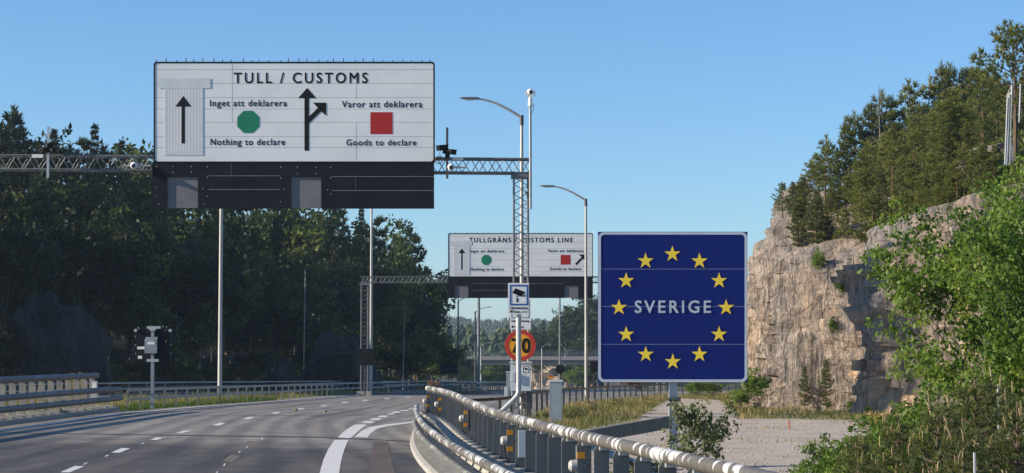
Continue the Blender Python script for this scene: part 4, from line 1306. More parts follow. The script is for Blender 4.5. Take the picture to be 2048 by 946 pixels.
# ================================================================== NOTICES, SPEED SIGN, CABINETS
def pict(mb, w, cx, cy, k, out):
    """surveillance camera symbol"""
    body = [(-20, -30), (37, -8), (17, 22), (-38, -2)]
    hood = [(34, 8), (38, 6), (36, 20), (31, 21), (28, 17)]
    stem = [(-16, 16), (-2, 14), (-2, 17), (-12, 22)]
    foot = [(-14, 28), (-4, 28), (-4, 52), (-14, 52)]
    for q in (body, hood, stem, foot):
        slab(mb, w, [(cx + a * k, cy + b * k) for a, b in q], out, .002)
D = 33.0
def w33(x, y, out=0.0):
    p = P(x, y, D); p.y = D - out
    return p
c = P(1005, 822, D)
nt = thing("surveillance_notice", "white camera surveillance notice on a bent pipe rising from the parapet rail", "sign", (c.x, D + .05, 1.05))
mb = MB(); slab(mb, w33, rect(1016, 566, 1058, 628.5), 0, .02); bd = part("panel", mb, M['white'], nt)
mb = MB(); ring(mb, w33, rect(1019.5, 569.5, 1056, 610.5), rect(1022.4, 572.6, 1053, 607.4), .004, .003); part("blue_border", mb, M['sign_blue'], bd)
mb = MB(); pict(mb, w33, 1037.5, 586.5, .34, .004); part("camera_symbol", mb, M['black'], bd)
text("notice_text", "Kamerabevakning", w33, 1020, 1055.5, 613.2, 617.6, M['black'], bd, .03, .004)
mb = MB(); slab(mb, w33, [(1022 + 2.3 * math.sin(R(45 * k)), 623.2 - 3.0 * math.cos(R(45 * k))) for k in range(8)], .004, .002); slab(mb, w33, rect(1020.8, 619, 1023.2, 620.6), .0045, .002); part("crest", mb, simple("crest_brown", (.12, .09, .04)), bd)
text("police_text", "Polisen", w33, 1025.5, 1040, 621, 625.3, M['black'], bd, .03, .004)
mb = MB(); slab(mb, w33, rect(1043, 622, 1057, 622.7), .004, .002); slab(mb, w33, rect(1043, 624, 1055, 624.7), .004, .002); part("fine_print", mb, M['galv'], bd)
pts = [P(1003, 823, D), P(1010, 816, D), P(1026, 801, D), P(1034, 792.5, D), P(1037.2, 785, D), P(1037.4, 775, D), P(1037.2, 700, D), P(1036.8, 574, D)]
mb = MB(); mb.tube([p + Vector((0, .065, 0)) for p in pts], .043, 12); part("pipe", mb, M['galv_pale'], nt, True)

D = 60.6
def w60(x, y, out=0.0):
    p = P(x, y, D); p.y = D - out
    return p
c = P(1041, 845, D)
n2 = thing("surveillance_notice", "second white surveillance notice, half hidden behind the pipe above the speed sign", "sign", (c.x, D + .1, 0))
mb = MB(); slab(mb, w60, rect(1020, 596, 1061.5, 659), 0, .02); bd = part("panel", mb, M['white'], n2)
mb = MB(); ring(mb, w60, rrect(1023, 600, 1058.5, 636, 2), rrect(1024, 601, 1057.5, 635, 1.6), .004, .003); part("frame_line", mb, M['black'], bd)
text("notice_text", "Kamerabevakning", w60, 1023, 1058, 639.6, 643.6, M['black'], bd, .03, .006)
mb = MB(); slab(mb, w60, [(1024.8 + 2 * math.sin(R(45 * k)), 653.4 - 2.6 * math.cos(R(45 * k))) for k in range(8)], .005, .002); part("crest", mb, M['black'], bd)
text("agency_text", "Tullverket", w60, 1027.5, 1047, 651.5, 655.5, M['black'], bd, .03, .006)
for px in (1024.5, 1057):
    q = P(px, 845, D + .06)
    mb = MB(); mb.tube([(q.x, D + .48, 0), (q.x, D + .48, P(px, 598, D).z)], .03, 10); mb.bar((q.x, D + .02, P(px, 628, D).z), (q.x, D + .5, P(px, 628, D).z), .04, .04); part("post", mb, M['galv'], n2, True)
sp = thing("speed_sign", "round orange 70 speed limit sign with a red rim below the notices", "sign", (P(1040.5, 691, D).x, D, P(1040, 691, D).z))
cir = lambda r, n=40: [(1040.6 + r * math.sin(2 * math.pi * k / n), 691 - r * math.cos(2 * math.pi * k / n)) for k in range(n)]
D = 60.45
mb = MB(); slab(mb, w60, cir(31.2), 0, .03); part("disc", mb, M['orange'], sp)
mb = MB(); ring(mb, w60, cir(31.0), cir(23.2), .006, .005); part("red_ring", mb, M['sign_red_orange'], sp)
text("speed_number", "70", w60, 1023.2, 1061.2, 677.5, 705, M['black'], sp, .022, .008)
D = 60.7
cb = thing("control_cabinet", "large grey cabinet with a camera sticker below the speed sign", "cabinet", (P(1041, 785, D).x, D, P(1041, 785, D).z))
x0, x1 = P(1020.5, 750, D).x, P(1062, 750, D).x
z0, z1 = P(1041, 782, D).z, P(1041, 726.5, D).z
mb = MB(); mb.box(x0, x1, D, D + .35, z0, z1); bdy = part("body", mb, M['cabinet'], cb)
mb = MB(); mb.box(x0 - .03, x1 + .03, D - .03, D + .38, z1 + .002, z1 + .05); part("lid", mb, M['cabinet'], cb)
mb = MB(); mb.box(x0 + .3, x0 + .31, D - .004, D + .0, z0 + .02, z1 - .02); part("door_gap", mb, M['dark_steel'], bdy)
a, b = P(1022.5, 762, D), P(1029.5, 744, D)
mb = MB(); mb.box(a.x, b.x, D - .08, D - .002, a.z, b.z); part("side_box", mb, M['cabinet'], cb)
mb = MB(); slab(mb, w60, rect(1044.5, 731, 1060, 752), .004, .004); st = part("sticker", mb, M['white'], bdy)
mb = MB(); ring(mb, w60, rect(1046.3, 732.2, 1058.2, 746), rect(1047.4, 733.4, 1057.1, 744.8), .007, .003); pict(mb, w60, 1052.2, 738, .105, .007); part("camera_symbol", mb, M['black'], st)
mb = MB(); slab(mb, w60, rect(1047, 748.5, 1054, 749.3), .007, .002); part("fine_print", mb, M['black'], st)
for px in (1026, 1036, 1055, 1060):
    q = P(px, 800, D + .15)
    mb = MB(); mb.box(q.x - .035, q.x + .035, D + .1, D + .2, -.1, z0 - .002); part("leg", mb, M['galv'] if px < 1050 else M['dark_steel'], cb)
mb = MB()
for px, k in ((1040, 0), (1043, 1), (1047, 2)):
    q = [P(px, 783, D + .15), P(px + 3, 800, D + .1), P(px - 2 + 3 * k, 815, D + .12), P(px + 2, 850, D + .15)]
    mb.tube(q, .014, 6)
part("cable", mb, M['rubber'], cb)
D = 62.3
x0, x1 = P(1012.5, 750, D).x, P(1023, 750, D).x
tc_ = thing("meter_cabinet", "narrow grey cabinet standing just left of the large cabinet", "cabinet", ((x0 + x1) / 2, D, 0))
mb = MB(); mb.box(x0, x1 + .1, D, D + .3, 0, P(1018, 745, D).z); part("body", mb, M['cabinet_blue'], tc_)
mb = MB(); mb.box(x0 - .02, x1 + .12, D - .02, D + .32, P(1018, 745, D).z + .001, P(1018, 745, D).z + .03); part("lid", mb, M['cabinet'], tc_)
mb = MB(); q = P(1011.5, 785, D); mb.box(q.x - .05, q.x + .05, D - .15, D - .03, q.z - .18, q.z + .18); part("side_box", mb, M['cabinet'], tc_)
D = 55.0
x0, x1 = P(1099.5, 800, D).x, P(1124.5, 800, D).x
zt = P(1112, 764, D).z
c2 = thing("pillar_cabinet", "freestanding grey pillar cabinet on the grass verge, left of the blue sign", "cabinet", ((x0 + x1) / 2, D, 0))
mb = MB(); mb.box(x0, x1, D, D + .28, -.1, zt); bdy = part("body", mb, M['cabinet_blue'], c2)
mb = MB(); mb.box(x0 - .018, x1 + .018, D - .018, D + .30, zt + .002, zt + .055); part("lid", mb, M['cabinet'], c2)
mb = MB(); mb.box(x0 - .006, x0 + .018, D - .006, D + .02, 0, zt - .01); part("edge_trim", mb, M['galv_pale'], bdy)
mb = MB(); mb.box(x0 + .03, x1 - .015, D - .005, D, .05, zt - .03); part("door", mb, M['cabinet_blue'], c2)

# back of a roadside message sign on the left median
D = 72.0
def w72(x, y, out=0.0):
    p = P(x, y, D); p.y = D - out
    return p
q = P(305, 800, D)
bs = thing("message_sign", "black back of a message sign with a grey box, on the grassy median", "sign", (q.x, D, 0))
mb = MB(); slab(mb, w72, rect(271, 655, 341, 722), 0, .12); bd = part("board", mb, M['panel_dark'], bs)
mb = MB(); mb.box(q.x - .055, q.x + .055, D - .12, D - .02, 0, P(305, 655, D).z); part("post", mb, M['galv'], bs)
for r_, o_, m_, nm in ((rect(295, 652.5, 322, 657.5), .14, 'galv_pale', "bracket"), (rect(300, 657.5, 313, 661), .14, 'galv_pale', "bracket"), (rect(294.5, 718, 318.5, 723.5), .14, 'galv_pale', "bracket"),
                    (rect(274.5, 693, 292.5, 698.5), .008, 'white', "sticker"), (rect(276, 711.5, 284, 717.5), .008, 'white', "sticker"), (rect(331, 681, 333, 684), .008, 'yellow', "warning_sticker")):
    mb = MB(); slab(mb, w72, r_, o_, .006 if o_ < .1 else .05); part(nm, mb, M[m_], bs if nm == "bracket" else bd)
mb = MB(); slab(mb, w72, rect(292, 681, 316.5, 706.5), .30, .17); bx = part("control_box", mb, M['galv'], bs)
mb = MB(); mb.prism([w72(292, 681, .3), w72(316.5, 681, .3), w72(317, 674, .16), w72(293.5, 674, .16)], (0, .03, 0)); part("box_roof", mb, M['galv'], bx)
mb = MB(); slab(mb, w72, rect(297.5, 684, 312, 689), .306, .004); part("label", mb, M['white'], bx)
for px in (271.5, 340):
    p = P(px, 661, D - .05)
    mb = MB(); mb.tube([p + Vector((0, -.04, 0)), p + Vector((0, .1, 0))], [.055, .065], 12); part("signal_lamp", mb, M['galv_pale'], bs)
for px, py in ((277, 655), (278, 657), (295, 654), (326, 653), (333, 654), (332, 660), (271.5, 673), (271.5, 690), (271.5, 707), (341, 690), (341, 707)):
    p = w72(px, py, .02); mb = MB(); mb.frame(p, (.013, 0, 0), (0, .02, 0), (0, 0, .013)); part("bolt", mb, M['white'], bd)

def sign_back(label, x0, y0, x1, y1, D, post_px, shape='rect', m='black', cat="sign", face=None):
    def w(x, y, out=0.0):
        p = P(x, y, D); p.y = D - out
        return p
    q = P(post_px, 700, D)
    g = thing("road_sign", label, cat, (q.x, D + .1, zY(D)))
    mb = MB()
    if shape == 'rect':
        slab(mb, w, rect(x0, y0, x1, y1), 0, .04)
    else:
        r = (x1 - x0) / 2
        slab(mb, w, [((x0 + x1) / 2 + r * math.sin(2 * math.pi * k / 24), (y0 + y1) / 2 - r * math.cos(2 * math.pi * k / 24)) for k in range(24)], 0, .04)
    bd = part("board", mb, M[m], g)
    mb = MB(); mb.tube([(q.x, D + .09, zY(D) - .1), (q.x, D + .09, P(0, y0 + 1, D).z)], .045, 8); part("post", mb, M['guard_dark'], g)
    if face:
        for r_, mm, nm in face:
            mb = MB(); slab(mb, w, rect(*r_), .01, .008); part(nm, mb, M[mm], bd)
    return g
sign_back("black square sign back in front of the left tower of the far gantry", 713.5, 697, 747, 731, 118.2, 730)
sign_back("black square sign back near the left edge of the blue country sign", 1181, 723, 1197, 745, 112, 1188)
sign_back("round black sign back on a post right of the cabinets", 1111, 729.5, 1129.5, 747.5, 146, 1122, 'round')
sign_back("dark blue direction sign back in the shade left of the dark lamp poles", 881, 727, 914, 748, 215, 897, m='panel_dark')
sign_back("small red and yellow warning board on the road under the overpass", 1096, 751, 1106, 759, 260, 1101, m='red', face=((( 1096.5, 754, 1105.5, 755.6), 'yellow', "yellow_band"), ((1097, 757, 1105, 758.4), 'orange', "orange_band")))

# rockfall fence on the hill
D = 70.0
rf = thing("rockfall_fence", "pale steel rockfall fence standing on the hill near the right edge", "fence", (P(2015, 330, D).x, D, z_hill(P(2015, 330, D).x, D)))
for (xa, ya, xb, yb) in ((2009, 325, 2015, 195), (2014, 325, 2019, 188), (2019, 318, 2024, 170), (2012, 330, 2017, 250), (2038, 228, 2041, 168), (2021, 332, 2022, 282), (2027, 332, 2024, 292)):
    p, q = P(xa, ya, D), P(xb, yb, D)
    p = p + Vector((0, 0, -.3))
    mb = MB(); mb.tube([p, q], .028, 6); part("post", mb, M['galv_pale'], rf)
mb = MB()
for k in range(9):
    t = k / 8
    p, q = P(2011 + 1, 320 - 125 * t, D), P(2021, 315 - 140 * t, D)
    mb.tube([p, q], .006, 4, False)
for k in range(4):
    p, q = P(2012 + 3 * k, 318, D), P(2016 + 2 * k, 185, D)
    mb.tube([p, q], .006, 4, False)
part("mesh_wire", mb, M['galv_pale'], rf)

# marker stakes on the gravel, stones on the road
for px, py, hpx, lab in ((1578.5, 858, 9, "short orange marker stake on the gravel lot before the cliff"),):
    p = G(px, py)
    mb = MB(); mb.box(p.x - .022, p.x + .022, p.y - .02, p.y + .02, zY(p.y), zY(p.y) + .24); mb.box(p.x - .03, p.x + .03, p.y - .028, p.y + .028, zY(p.y) + .18, zY(p.y) + .2)
    single("marker_stake", mb, simple("stake_orange", (.55, .22, .12)), lab, "stake", p)
for (px, py, lab) in ((591, 822, "left one of two brown stones lying on the road"), (650, 824.5, "right one of two brown stones lying on the road")):
    p = G(px, py)
    single("stone", boulder(p + Vector((0, 0, .02)), .075, .09, .06, px, 14, 8), simple("stone_brown", (.24, .18, .13), None, .9), lab, "stone", p, "stones on the road")

# ================================================================== VEGETATION
def rv(rn):
    while True:
        v = Vector((rn.uniform(-1, 1), rn.uniform(-1, 1), rn.uniform(-1, 1)))
        if .01 < v.length < 1:
            return v.normalized()
def tuft(mb, p, d, n, ln, wd, rn, val, spread=.8):
    for _ in range(n):
        e = (d + rv(rn) * spread).normalized()
        s = e.cross(rv(rn)).normalized() * wd
        L = ln * rn.uniform(.65, 1.1)
        vv = min(1, max(0, val + rn.uniform(-.15, .15)))
        mb.add([p - s, p + s, p + e * L + s * .3, p + e * L - s * .3], [(0, 1, 2, 3)], vv)
def leaf(mb, p, size, rn, val, up=.3):
    n = (rv(rn) + Vector((0, 0, up))).normalized()
    a = n.cross(rv(rn)).normalized()
    b = n.cross(a)
    s = size * rn.uniform(.5, 1.35)
    mb.add([p - a * s * .5, p + b * s * .28 - a * s * .05, p + a * s * .55, p - b * s * .28 - a * s * .05], [(0, 1, 2, 3)], val)
def pine_mesh(seed, H=6.0, base=.18, width=.24, tuft_n=11, ln=.27, wd=.022, whorl=.42, step=.24, candles=False, open_=.0, lean=.0):
    """scots pine: whorled branches, needle tufts, upright shoots"""
    rn = random.Random(seed)
    tr, cr, ca = MB(), MB(), MB()
    pts, rad = [], []
    ox, oy = rn.uniform(-.12, .12) + lean, rn.uniform(-.1, .1)
    for i in range(9):
        t = i / 8
        pts.append(Vector((ox * H * .3 * t * t + .03 * H * math.sin(t * 5 + seed) * t * .6, oy * H * .3 * t * t, H * .97 * t)))
        rad.append((.018 * H * .8 + .02) * (1 - t) + .008)
    tr.tube(pts, rad, 7)
    def trunk_at(t):
        f = min(max(t, 0), .999) * 8
        i = int(f)
        return pts[i].lerp(pts[i + 1], f - i)
    z = base * H
    a0 = rn.random() * 6
    while z < H * .96:
        t = z / H
        u = (t - base) / (1 - base)
        nb = rn.choice((4, 5, 5, 6)) if u < .8 else 4
        prof = (min(1, .45 + u * 2.2) if u < .25 else 1.0) * (1 - u) ** .75 + .05
        for k in range(nb):
            if rn.random() < open_ * (1 - u):
                continue
            a = a0 + 6.283 * k / nb + rn.uniform(-.35, .35)
            L = H * width * prof * rn.uniform(.6, 1.2)
            up = .05 + .75 * u + rn.uniform(-.15, .2)
            p0 = trunk_at(t)
            d = Vector((math.cos(a), math.sin(a), up)).normalized()
            p1 = p0 + d * L * .6
            p2 = p1 + (d + Vector((0, 0, .35 + rn.uniform(-.2, .25)))).normalized() * L * .4
            tr.tube([p0, p1, p2], [.012 + .010 * L, .008 + .004 * L, .004], 4, False)
            clump = rn.uniform(.2, .75)
            s = .30 * L if L > .8 else .1
            while s < L:
                q = p0.lerp(p1, s / (.6 * L)) if s < .6 * L else p1.lerp(p2, (s - .6 * L) / (.4 * L))
                side = d.cross(Vector((0, 0, 1))).normalized()
                for sg in (-1, 0, 1):
                    if sg and rn.random() < .25:
                        continue
                    w = (L - s) * .45 + .10
                    c = q + side * sg * w * rn.uniform(.5, 1.1) + Vector((0, 0, rn.uniform(-.05, .12)))
                    dd = (d + side * sg * .8 + Vector((0, 0, .45))).normalized()
                    tuft(cr, c, dd, tuft_n, ln, wd, rn, clump + rn.uniform(-.12, .12))
                    if candles and s + step >= L and rn.random() < .38:
                        e = c + Vector((rn.uniform(-.05, .05), rn.uniform(-.05, .05), .05))
                        h = rn.uniform(.09, .20)
                        cv = rn.uniform(-.06, .06)
                        ca.tube([e, e + Vector((cv * .2, 0, h * .4)), e + Vector((cv * .6, 0, h * .75)), e + Vector((cv * 1.4, 0, h))], [.006, .010, .010, .003], 5, False, rn.random())
                s += step
            tuft(cr, p2, (p2 - p1).normalized(), tuft_n, ln, wd, rn, clump + .18)
        z += whorl * rn.uniform(.75, 1.2)
        a0 += .7
    top = trunk_at(.99)
    for k in range(4):
        tuft(cr, top + Vector((0, 0, -.12 * k)), Vector((0, 0, 1)), tuft_n, ln, wd, rn, .7)
    return tr, cr, ca
def spruce_mesh(seed, H=10.0, width=.17, n=11, ln=.42, wd=.05):
    rn = random.Random(seed)
    tr, cr = MB(), MB()
    tr.tube([(0, 0, 0), (0, 0, H * .5), (0, 0, H)], [.02 * H * .7, .011 * H, .01], 7)
    z = .10 * H
    while z < H * .99:
        u = z / H
        nb = rn.choice((5, 6, 7))
        a0 = rn.random() * 6
        for k in range(nb):
            a = a0 + 6.283 * k / nb + rn.uniform(-.3, .3)
            L = H * width * (1 - u) ** .85 * rn.uniform(.65, 1.2) + .12
            d = Vector((math.cos(a), math.sin(a), -.25 + .8 * u)).normalized()
            p0 = Vector((0, 0, z))
            p1 = p0 + d * L
            tr.tube([p0, p1], [.012 + .005 * L, .004], 3, False)
            cl = rn.uniform(.2, .8)
            s = .15 * L
            while s < L:
                tuft(cr, p0 + d * s, (d + Vector((0, 0, -.25))).normalized(), n, ln * (.6 + .5 * (1 - u)), wd, rn, cl, .85)
                s += .30
        z += .36 * rn.uniform(.8, 1.2) * (.7 + .5 * (1 - u))
    return tr, cr
def broad_mesh(seed, H=10.0, cw=.30, base=.2, leaf_s=.30, per=16, clumps=260, clump_r=.55, stems=1, thick=.02):
    """leafy tree or bush: limbs forking to twigs, a leaf cluster at each twig"""
    rn = random.Random(seed)
    tr, cr = MB(), MB()
    tips = []
    def grow(p, d, L, r, lev):
        n = 3
        pts, rad = [p], [r]
        q, dd = p, d
        for i in range(n):
            dd = (dd + rv(rn) * .22 + Vector((0, 0, .10))).normalized()
            q = q + dd * L / n
            pts.append(q)
            rad.append(r * (1 - .45 * (i + 1) / n))
        tr.tube(pts, rad, 6 if lev == 0 else 4, False)
        if lev >= 3 or L < .04 * H:
            tips.extend(pts[1:])
            return
        k = rn.choice((3, 4, 4, 5)) if lev == 0 else rn.choice((3, 3, 4))
        for i in range(k):
            t = rn.uniform(.35, 1.0) if i else 1.0
            b = pts[0].lerp(pts[-1], t) if t < 1 else pts[-1]
            side = (rv(rn) * Vector((1, 1, .5)))
            nd = (dd * .75 + side * (.95 if i else .35)).normalized()
            grow(b, nd, L * rn.uniform(.55, .8), rad[-1] * .75, lev + 1)
        if lev >= 1:
            tips.extend(pts[2:])
    for s_ in range(stems):
        d0 = (Vector((0, 0, 1)) + rv(rn) * (.08 if stems == 1 else .45)).normalized()
        st = Vector((rn.uniform(-.06, .06) * H * (stems > 1), rn.uniform(-.06, .06) * H * (stems > 1), 0))
        grow(st, d0, H * (.40 + base * .3), H * thick, 0)
    # fit the tips into the asked size
    zs = max(q.z for q in tips) or 1
    rs = sorted(math.hypot(q.x, q.y) for q in tips)[int(len(tips) * .95)] or 1
    fx, fz = cw * H / rs, (H - clump_r * .6) / zs
    S = lambda q: (q[0] * fx, q[1] * fx, q[2] * fz)
    tr.v = [S(q) for q in tr.v]
    tips = [Vector(S(q)) for q in tips]
    tips = [q for q in tips if q.z > base * H * .8]
    rn.shuffle(tips)
    k = 0
    while len(tips) < clumps and tips:
        q = tips[k] + rv(rn) * clump_r * 1.1
        k += 1
        if q.z > base * H * .5:
            tips.append(q)
        else:
            tips.append(tips[k])
    for q in tips[:clumps]:
        val = min(.85, max(.05, .45 + .55 * mnoise.noise(q * (5.0 / H) + Vector((seed, 0, 0))) + rn.uniform(-.2, .2)))
        rr = clump_r * rn.uniform(.5, 1.15)
        for _ in range(per):
            v = rv(rn) * rr * rn.random() ** .5
            leaf(cr, q + Vector((v.x, v.y, v.z * .65)), leaf_s, rn, min(1, max(0, val + rn.uniform(-.18, .18))))
    return tr, cr

class Kind:
    """one modelled plant; put() gives the first, later calls copies of it and its parts"""
    def __init__(s, name, cat, parts, H):
        s.name, s.cat, s.H, s.used = name, cat, H, False
        s.root = link(name, None)
        s.root.empty_display_size = .3
        for pn, mb, m, sm in parts:
            if mb.f:
                link(pn, mb.mesh(pn, m, (0, 0, 0), sm), s.root)
    def put(s, x, y, z, h, label, group=None, rz=None, wide=1.0, tilt=0.0):
        if s.used:
            o = copy_tree(s.root)
            for k in ("group",):
                if k in o and group is None:
                    del o[k]
        else:
            o, s.used = s.root, True
        o.location = (x, y, z)
        k = h / s.H
        o.scale = (k * wide, k * wide, k)
        o.rotation_euler = (tilt, 0, rnd.uniform(0, 6.28) if rz is None else rz)
        tag(o, label, s.cat, group)
        return o
def pine_kind(seed, name="pine_tree", m='pine', **kw):
    tr, cr, ca = pine_mesh(seed, **kw)
    return Kind(name, "pine", [("trunk", tr, M['pine_bark'], True), ("crown", cr, M[m], False), ("shoots", ca, M['candle'], False)], kw.get('H', 6.0))
def broad_kind(seed, name, m, cat="tree", bark='grey_bark', **kw):
    tr, cr = broad_mesh(seed, **kw)
    return Kind(name, cat, [("trunk" if cat == "tree" else "stems", tr, M[bark], True), ("crown" if cat == "tree" else "foliage", cr, M[m], False)], kw['H'])
def spruce_kind(seed, **kw):
    tr, cr = spruce_mesh(seed, **kw)
    return Kind("spruce_tree", "spruce", [("trunk", tr, M['grey_bark'], True), ("crown", cr, M['spruce'], False)], kw.get('H', 10.0))
ORD = ["first", "second", "third", "fourth", "fifth", "sixth", "seventh", "eighth", "ninth", "tenth", "eleventh", "twelfth", "thirteenth", "fourteenth", "fifteenth", "sixteenth", "seventeenth", "eighteenth", "nineteenth", "twentieth",
       "twenty first", "twenty second", "twenty third", "twenty fourth", "twenty fifth"]
TALL = lambda h, a, b: "short" if h < a else ("tall" if h > b else "middle sized")

# ---- pines on the rocky hill, right
PK = [pine_kind(100 + i, H=6.0, base=(.16, .34, .22, .44, .28, .12)[i], width=(.25, .22, .29, .24, .20, .27)[i], open_=(.15, .35, .2, .4, .3, .12)[i], whorl=(.42, .5, .4, .55, .46, .36)[i]) for i in range(6)]
PK2 = [pine_kind(120 + i, m='pine_cool', H=6.0, base=.12, width=.22, whorl=.36, open_=.1) for i in range(2)]
SKY_R = [(1565, 432), (1585, 395), (1612, 352), (1640, 300), (1665, 262), (1690, 232), (1718, 214), (1745, 196), (1768, 170), (1800, 185), (1830, 150), (1856, 142), (1882, 118), (1908, 116), (1935, 128), (1962, 88), (1992, 118), (2022, 150), (2046, 150)]
for i, (px, py) in enumerate(SKY_R):
    D = 119 if px > 1640 else 112
    x = (px - 1024) / FPX * D
    z = z_hill(x, D)
    h = max(2.4, P(px, py, D).z - z)
    kd = (PK2 + PK)[(i * 3) % 7]
    kd.put(x, D, z - .1, h, "%s pine on the skyline of the rocky hill, %s from the left" % (TALL(h, 4.2, 5.6), ORD[i]), "pines on the rocky hill", wide=min(1.25, max(.8, 4.6 / h)))
ROWS = [("just below the skyline", 111, 1660, 2060, 30, 4.4), ("on the upper slope", 104, 1640, 2060, 31, 4.1), ("on the middle slope", 97, 1632, 2060, 33, 3.7),
        ("on the lower slope", 90, 1635, 2050, 33, 3.3), ("near the cliff edge", 84, 1640, 1990, 33, 2.9), ("at the cliff edge", 78, 1660, 1980, 34, 2.6), ("above the near cliff face", 73, 1720, 1960, 36, 2.3), ("behind the leafy tree", 67, 1790, 1990, 30, 2.0), ("on the near rim", 65.5, 1845, 1985, 24, 1.35), ("just behind the leafy tree", 63, 1880, 2050, 34, 1.9)]
for (where, D, xa, xb, st, h0) in ROWS:
    px, i = xa, 0
    while px < xb:
        q = px + rnd.uniform(-11, 11)
        d = D + rnd.uniform(-2.8, 2.8) * (.3 if D == 65.5 else 1)
        x = (q - 1024) / FPX * d
        if x > x_top(d) + .35 and not (q > 1975 and 80 < d < 92):
            h = h0 * rnd.uniform(.72, 1.2)
            rnd.choice(PK + PK2[:1]).put(x, d, z_hill(x, d) - .1, h, "%s pine %s of the rocky hill, %s from the left" % (TALL(h, h0 * .88, h0 * 1.08), where, ORD[i]), "pines on the rocky hill", wide=rnd.uniform(.95, 1.25))
            i += 1
        px += st
for k, (px, ytop, D) in enumerate(((1566, 402, 86), (1586, 374, 88), (1608, 350, 87), (1630, 318, 90), (1652, 288, 92), (1604, 418, 79), (1634, 398, 79), (1664, 372, 81), (1694, 348, 81), (1728, 330, 80), (1655, 426, 75), (1688, 412, 74), (1722, 396, 73), (1752, 380, 72))):
    x = (px - 1024) / FPX * D
    z = min(lerp_tab(D, HT) + zY(D), z_hill(x, D)) - (.5 if k < 5 else .7)
    rnd.choice(PK + PK2[:1]).put(x, D, z, max(1.6, P(px, ytop, D).z - z), "small pine on the rounded rock at the cliff top, %s from the left there" % ORD[k], "pines on the rocky hill", wide=1.25)
for px, py0, D, h, lab in ((1596, 492, 75.5, 2.0, "dark pine clinging to the upper cliff ledge, left of the other ledge pine"), (1632, 486, 73, 2.2, "dark bushy pine on the cliff ledge between the rock faces")):
    q = on_cliff(px, py0)
    PK2[0].put(q.x, q.y, q.z - .2, h, lab, "pines on the rocky hill", wide=1.3)
big = pine_kind(150, H=8.0, base=.45, width=.30, tuft_n=15, ln=.24, wd=.022, whorl=.5, open_=.25)
q = P(2030, 300, 72)
big.put(q.x, 72, z_hill(q.x, 72) - .2, P(2030, 36, 72).z - z_hill(q.x, 72) + .2, "large spreading pine at the top right corner, above the rockfall fence", None, rz=.6)
tr, cr, ca = pine_mesh(160, H=5.0, base=.3, width=.16, open_=.3)
q = P(1757, 300, 113)
dead = Kind("dead_tree", "tree", [("trunk", tr, M['grey_bark'], True)], 5.0)
dead.put(q.x, 113, z_hill(q.x, 113) - .1, P(1757, 158, 113).z - z_hill(q.x, 113), "bare grey dead tree sticking up on the skyline of the rocky hill")
# small pines and plants at the foot of the cliff
for px, py, D, h, lab in ((1607, 800, 82, 1.65, "left one of two small pines at the foot of the cliff"), (1650, 800, 80, 1.9, "right one of two small pines at the foot of the cliff")):
    q = on_cliff(px, 770)
    D = q.y - 1.3
    PK2[1].put((px - 1024) / FPX * D, D, zY(D), h, lab, "young pines at the cliff foot", wide=.8)

# ---- leafy trees and shrubs, right foreground
lt = broad_kind(201, "leafy_tree", 'leaf', H=5.4, cw=.42, base=.08, leaf_s=.098, per=19, clumps=1350, clump_r=.25, stems=3, thick=.010)
q = P(1985, 800, 33)
lt.put(q.x, 33.0, -.1, 5.5, "big bright green leafy tree in front of the cliff at the right", "bright leafy trees", rz=4.9, wide=.86)
q = P(2120, 800, 31)
lt.put(q.x, 30.5, -.1, 5.0, "bright leafy tree cut by the right edge of the picture", "bright leafy trees", rz=3.4, wide=.85)
SH = [broad_kind(210 + i, "shrub", 'leaf', "shrub", H=1.6, cw=.38, base=.06, leaf_s=.075, per=14, clumps=230, clump_r=.16, stems=6, thick=.006) for i in range(2)]
for px, D, ytop, w_, lab in ((1655, 27, 848, .8, "leafy green shrub at the near edge of the gravel, left of the young pines"), (1735, 26, 815, .9, "leafy green shrub among the young pines at the bottom right"), (1880, 29, 745, 1.0, "leafy shrub under the big bright tree, behind the young pines"), (1805, 33, 790, 1.1, "leafy shrub right of the gravel lot before the cliff"),
                         (1515, 89, 728, 1.1, "green bush at the left foot of the cliff beside the blue sign"), (1700, 66, 795, .8, "low green bush at the cliff foot in the middle"), (1655, 70, 796, .6, "low bush beside the small pines at the cliff foot"), (1735, 62, 806, .7, "low bush at the base of the nearest rock face"), (1782, 25, 838, .9, "bright leafy shrub at the bottom between the young pines and the gravel"), (1835, 27, 800, .9, "bright leafy shrub in the middle of the young pines"), (1600, 26, 905, .7, "small leafy shrub just above the near parapet rail"), (1935, 23, 880, 1.0, "bright leafy shrub at the bottom edge among the young pines, right of the pale stake"), (1690, 25, 880, .8, "bright leafy shrub at the bottom edge in front of the gravel"), (1845, 23, 890, .8, "bright leafy shrub at the bottom edge, left of the lowest young pine"), (1480, 72, 768, 1.0, "low olive bush left of the cliff, behind the blue sign post"),
                         (1640, 92, 500, .6, "green bush growing high in the cliff cleft"), (1682, 72, 545, .5, "upper green bush growing on the rock face"), (1670, 74, 625, .5, "lower green bush growing on the rock face")):
    if D > 60 and ytop < 700:                                # rooted in the rock face
        q = on_cliff(px, ytop + 45)
        x, D, z0 = q.x - .05, q.y, q.z - .15
        zt = z0 + w_ * 1.9
    elif D > 60:                                             # at the cliff foot
        q = on_cliff(px, 792)
        D = min(q.y - .8, 76) if px > 1500 else D
        x, z0 = (px - 1024) / FPX * D, zY(D) - .05
        zt = P(px, ytop, D).z
    else:
        zt = P(px, ytop, D).z
        x, z0 = (px - 1024) / FPX * D, zY(D) - .05
    rnd.choice(SH).put(x, D, z0, max(zt - z0, .3), lab, "green shrubs on the right", wide=w_ * 1.1)
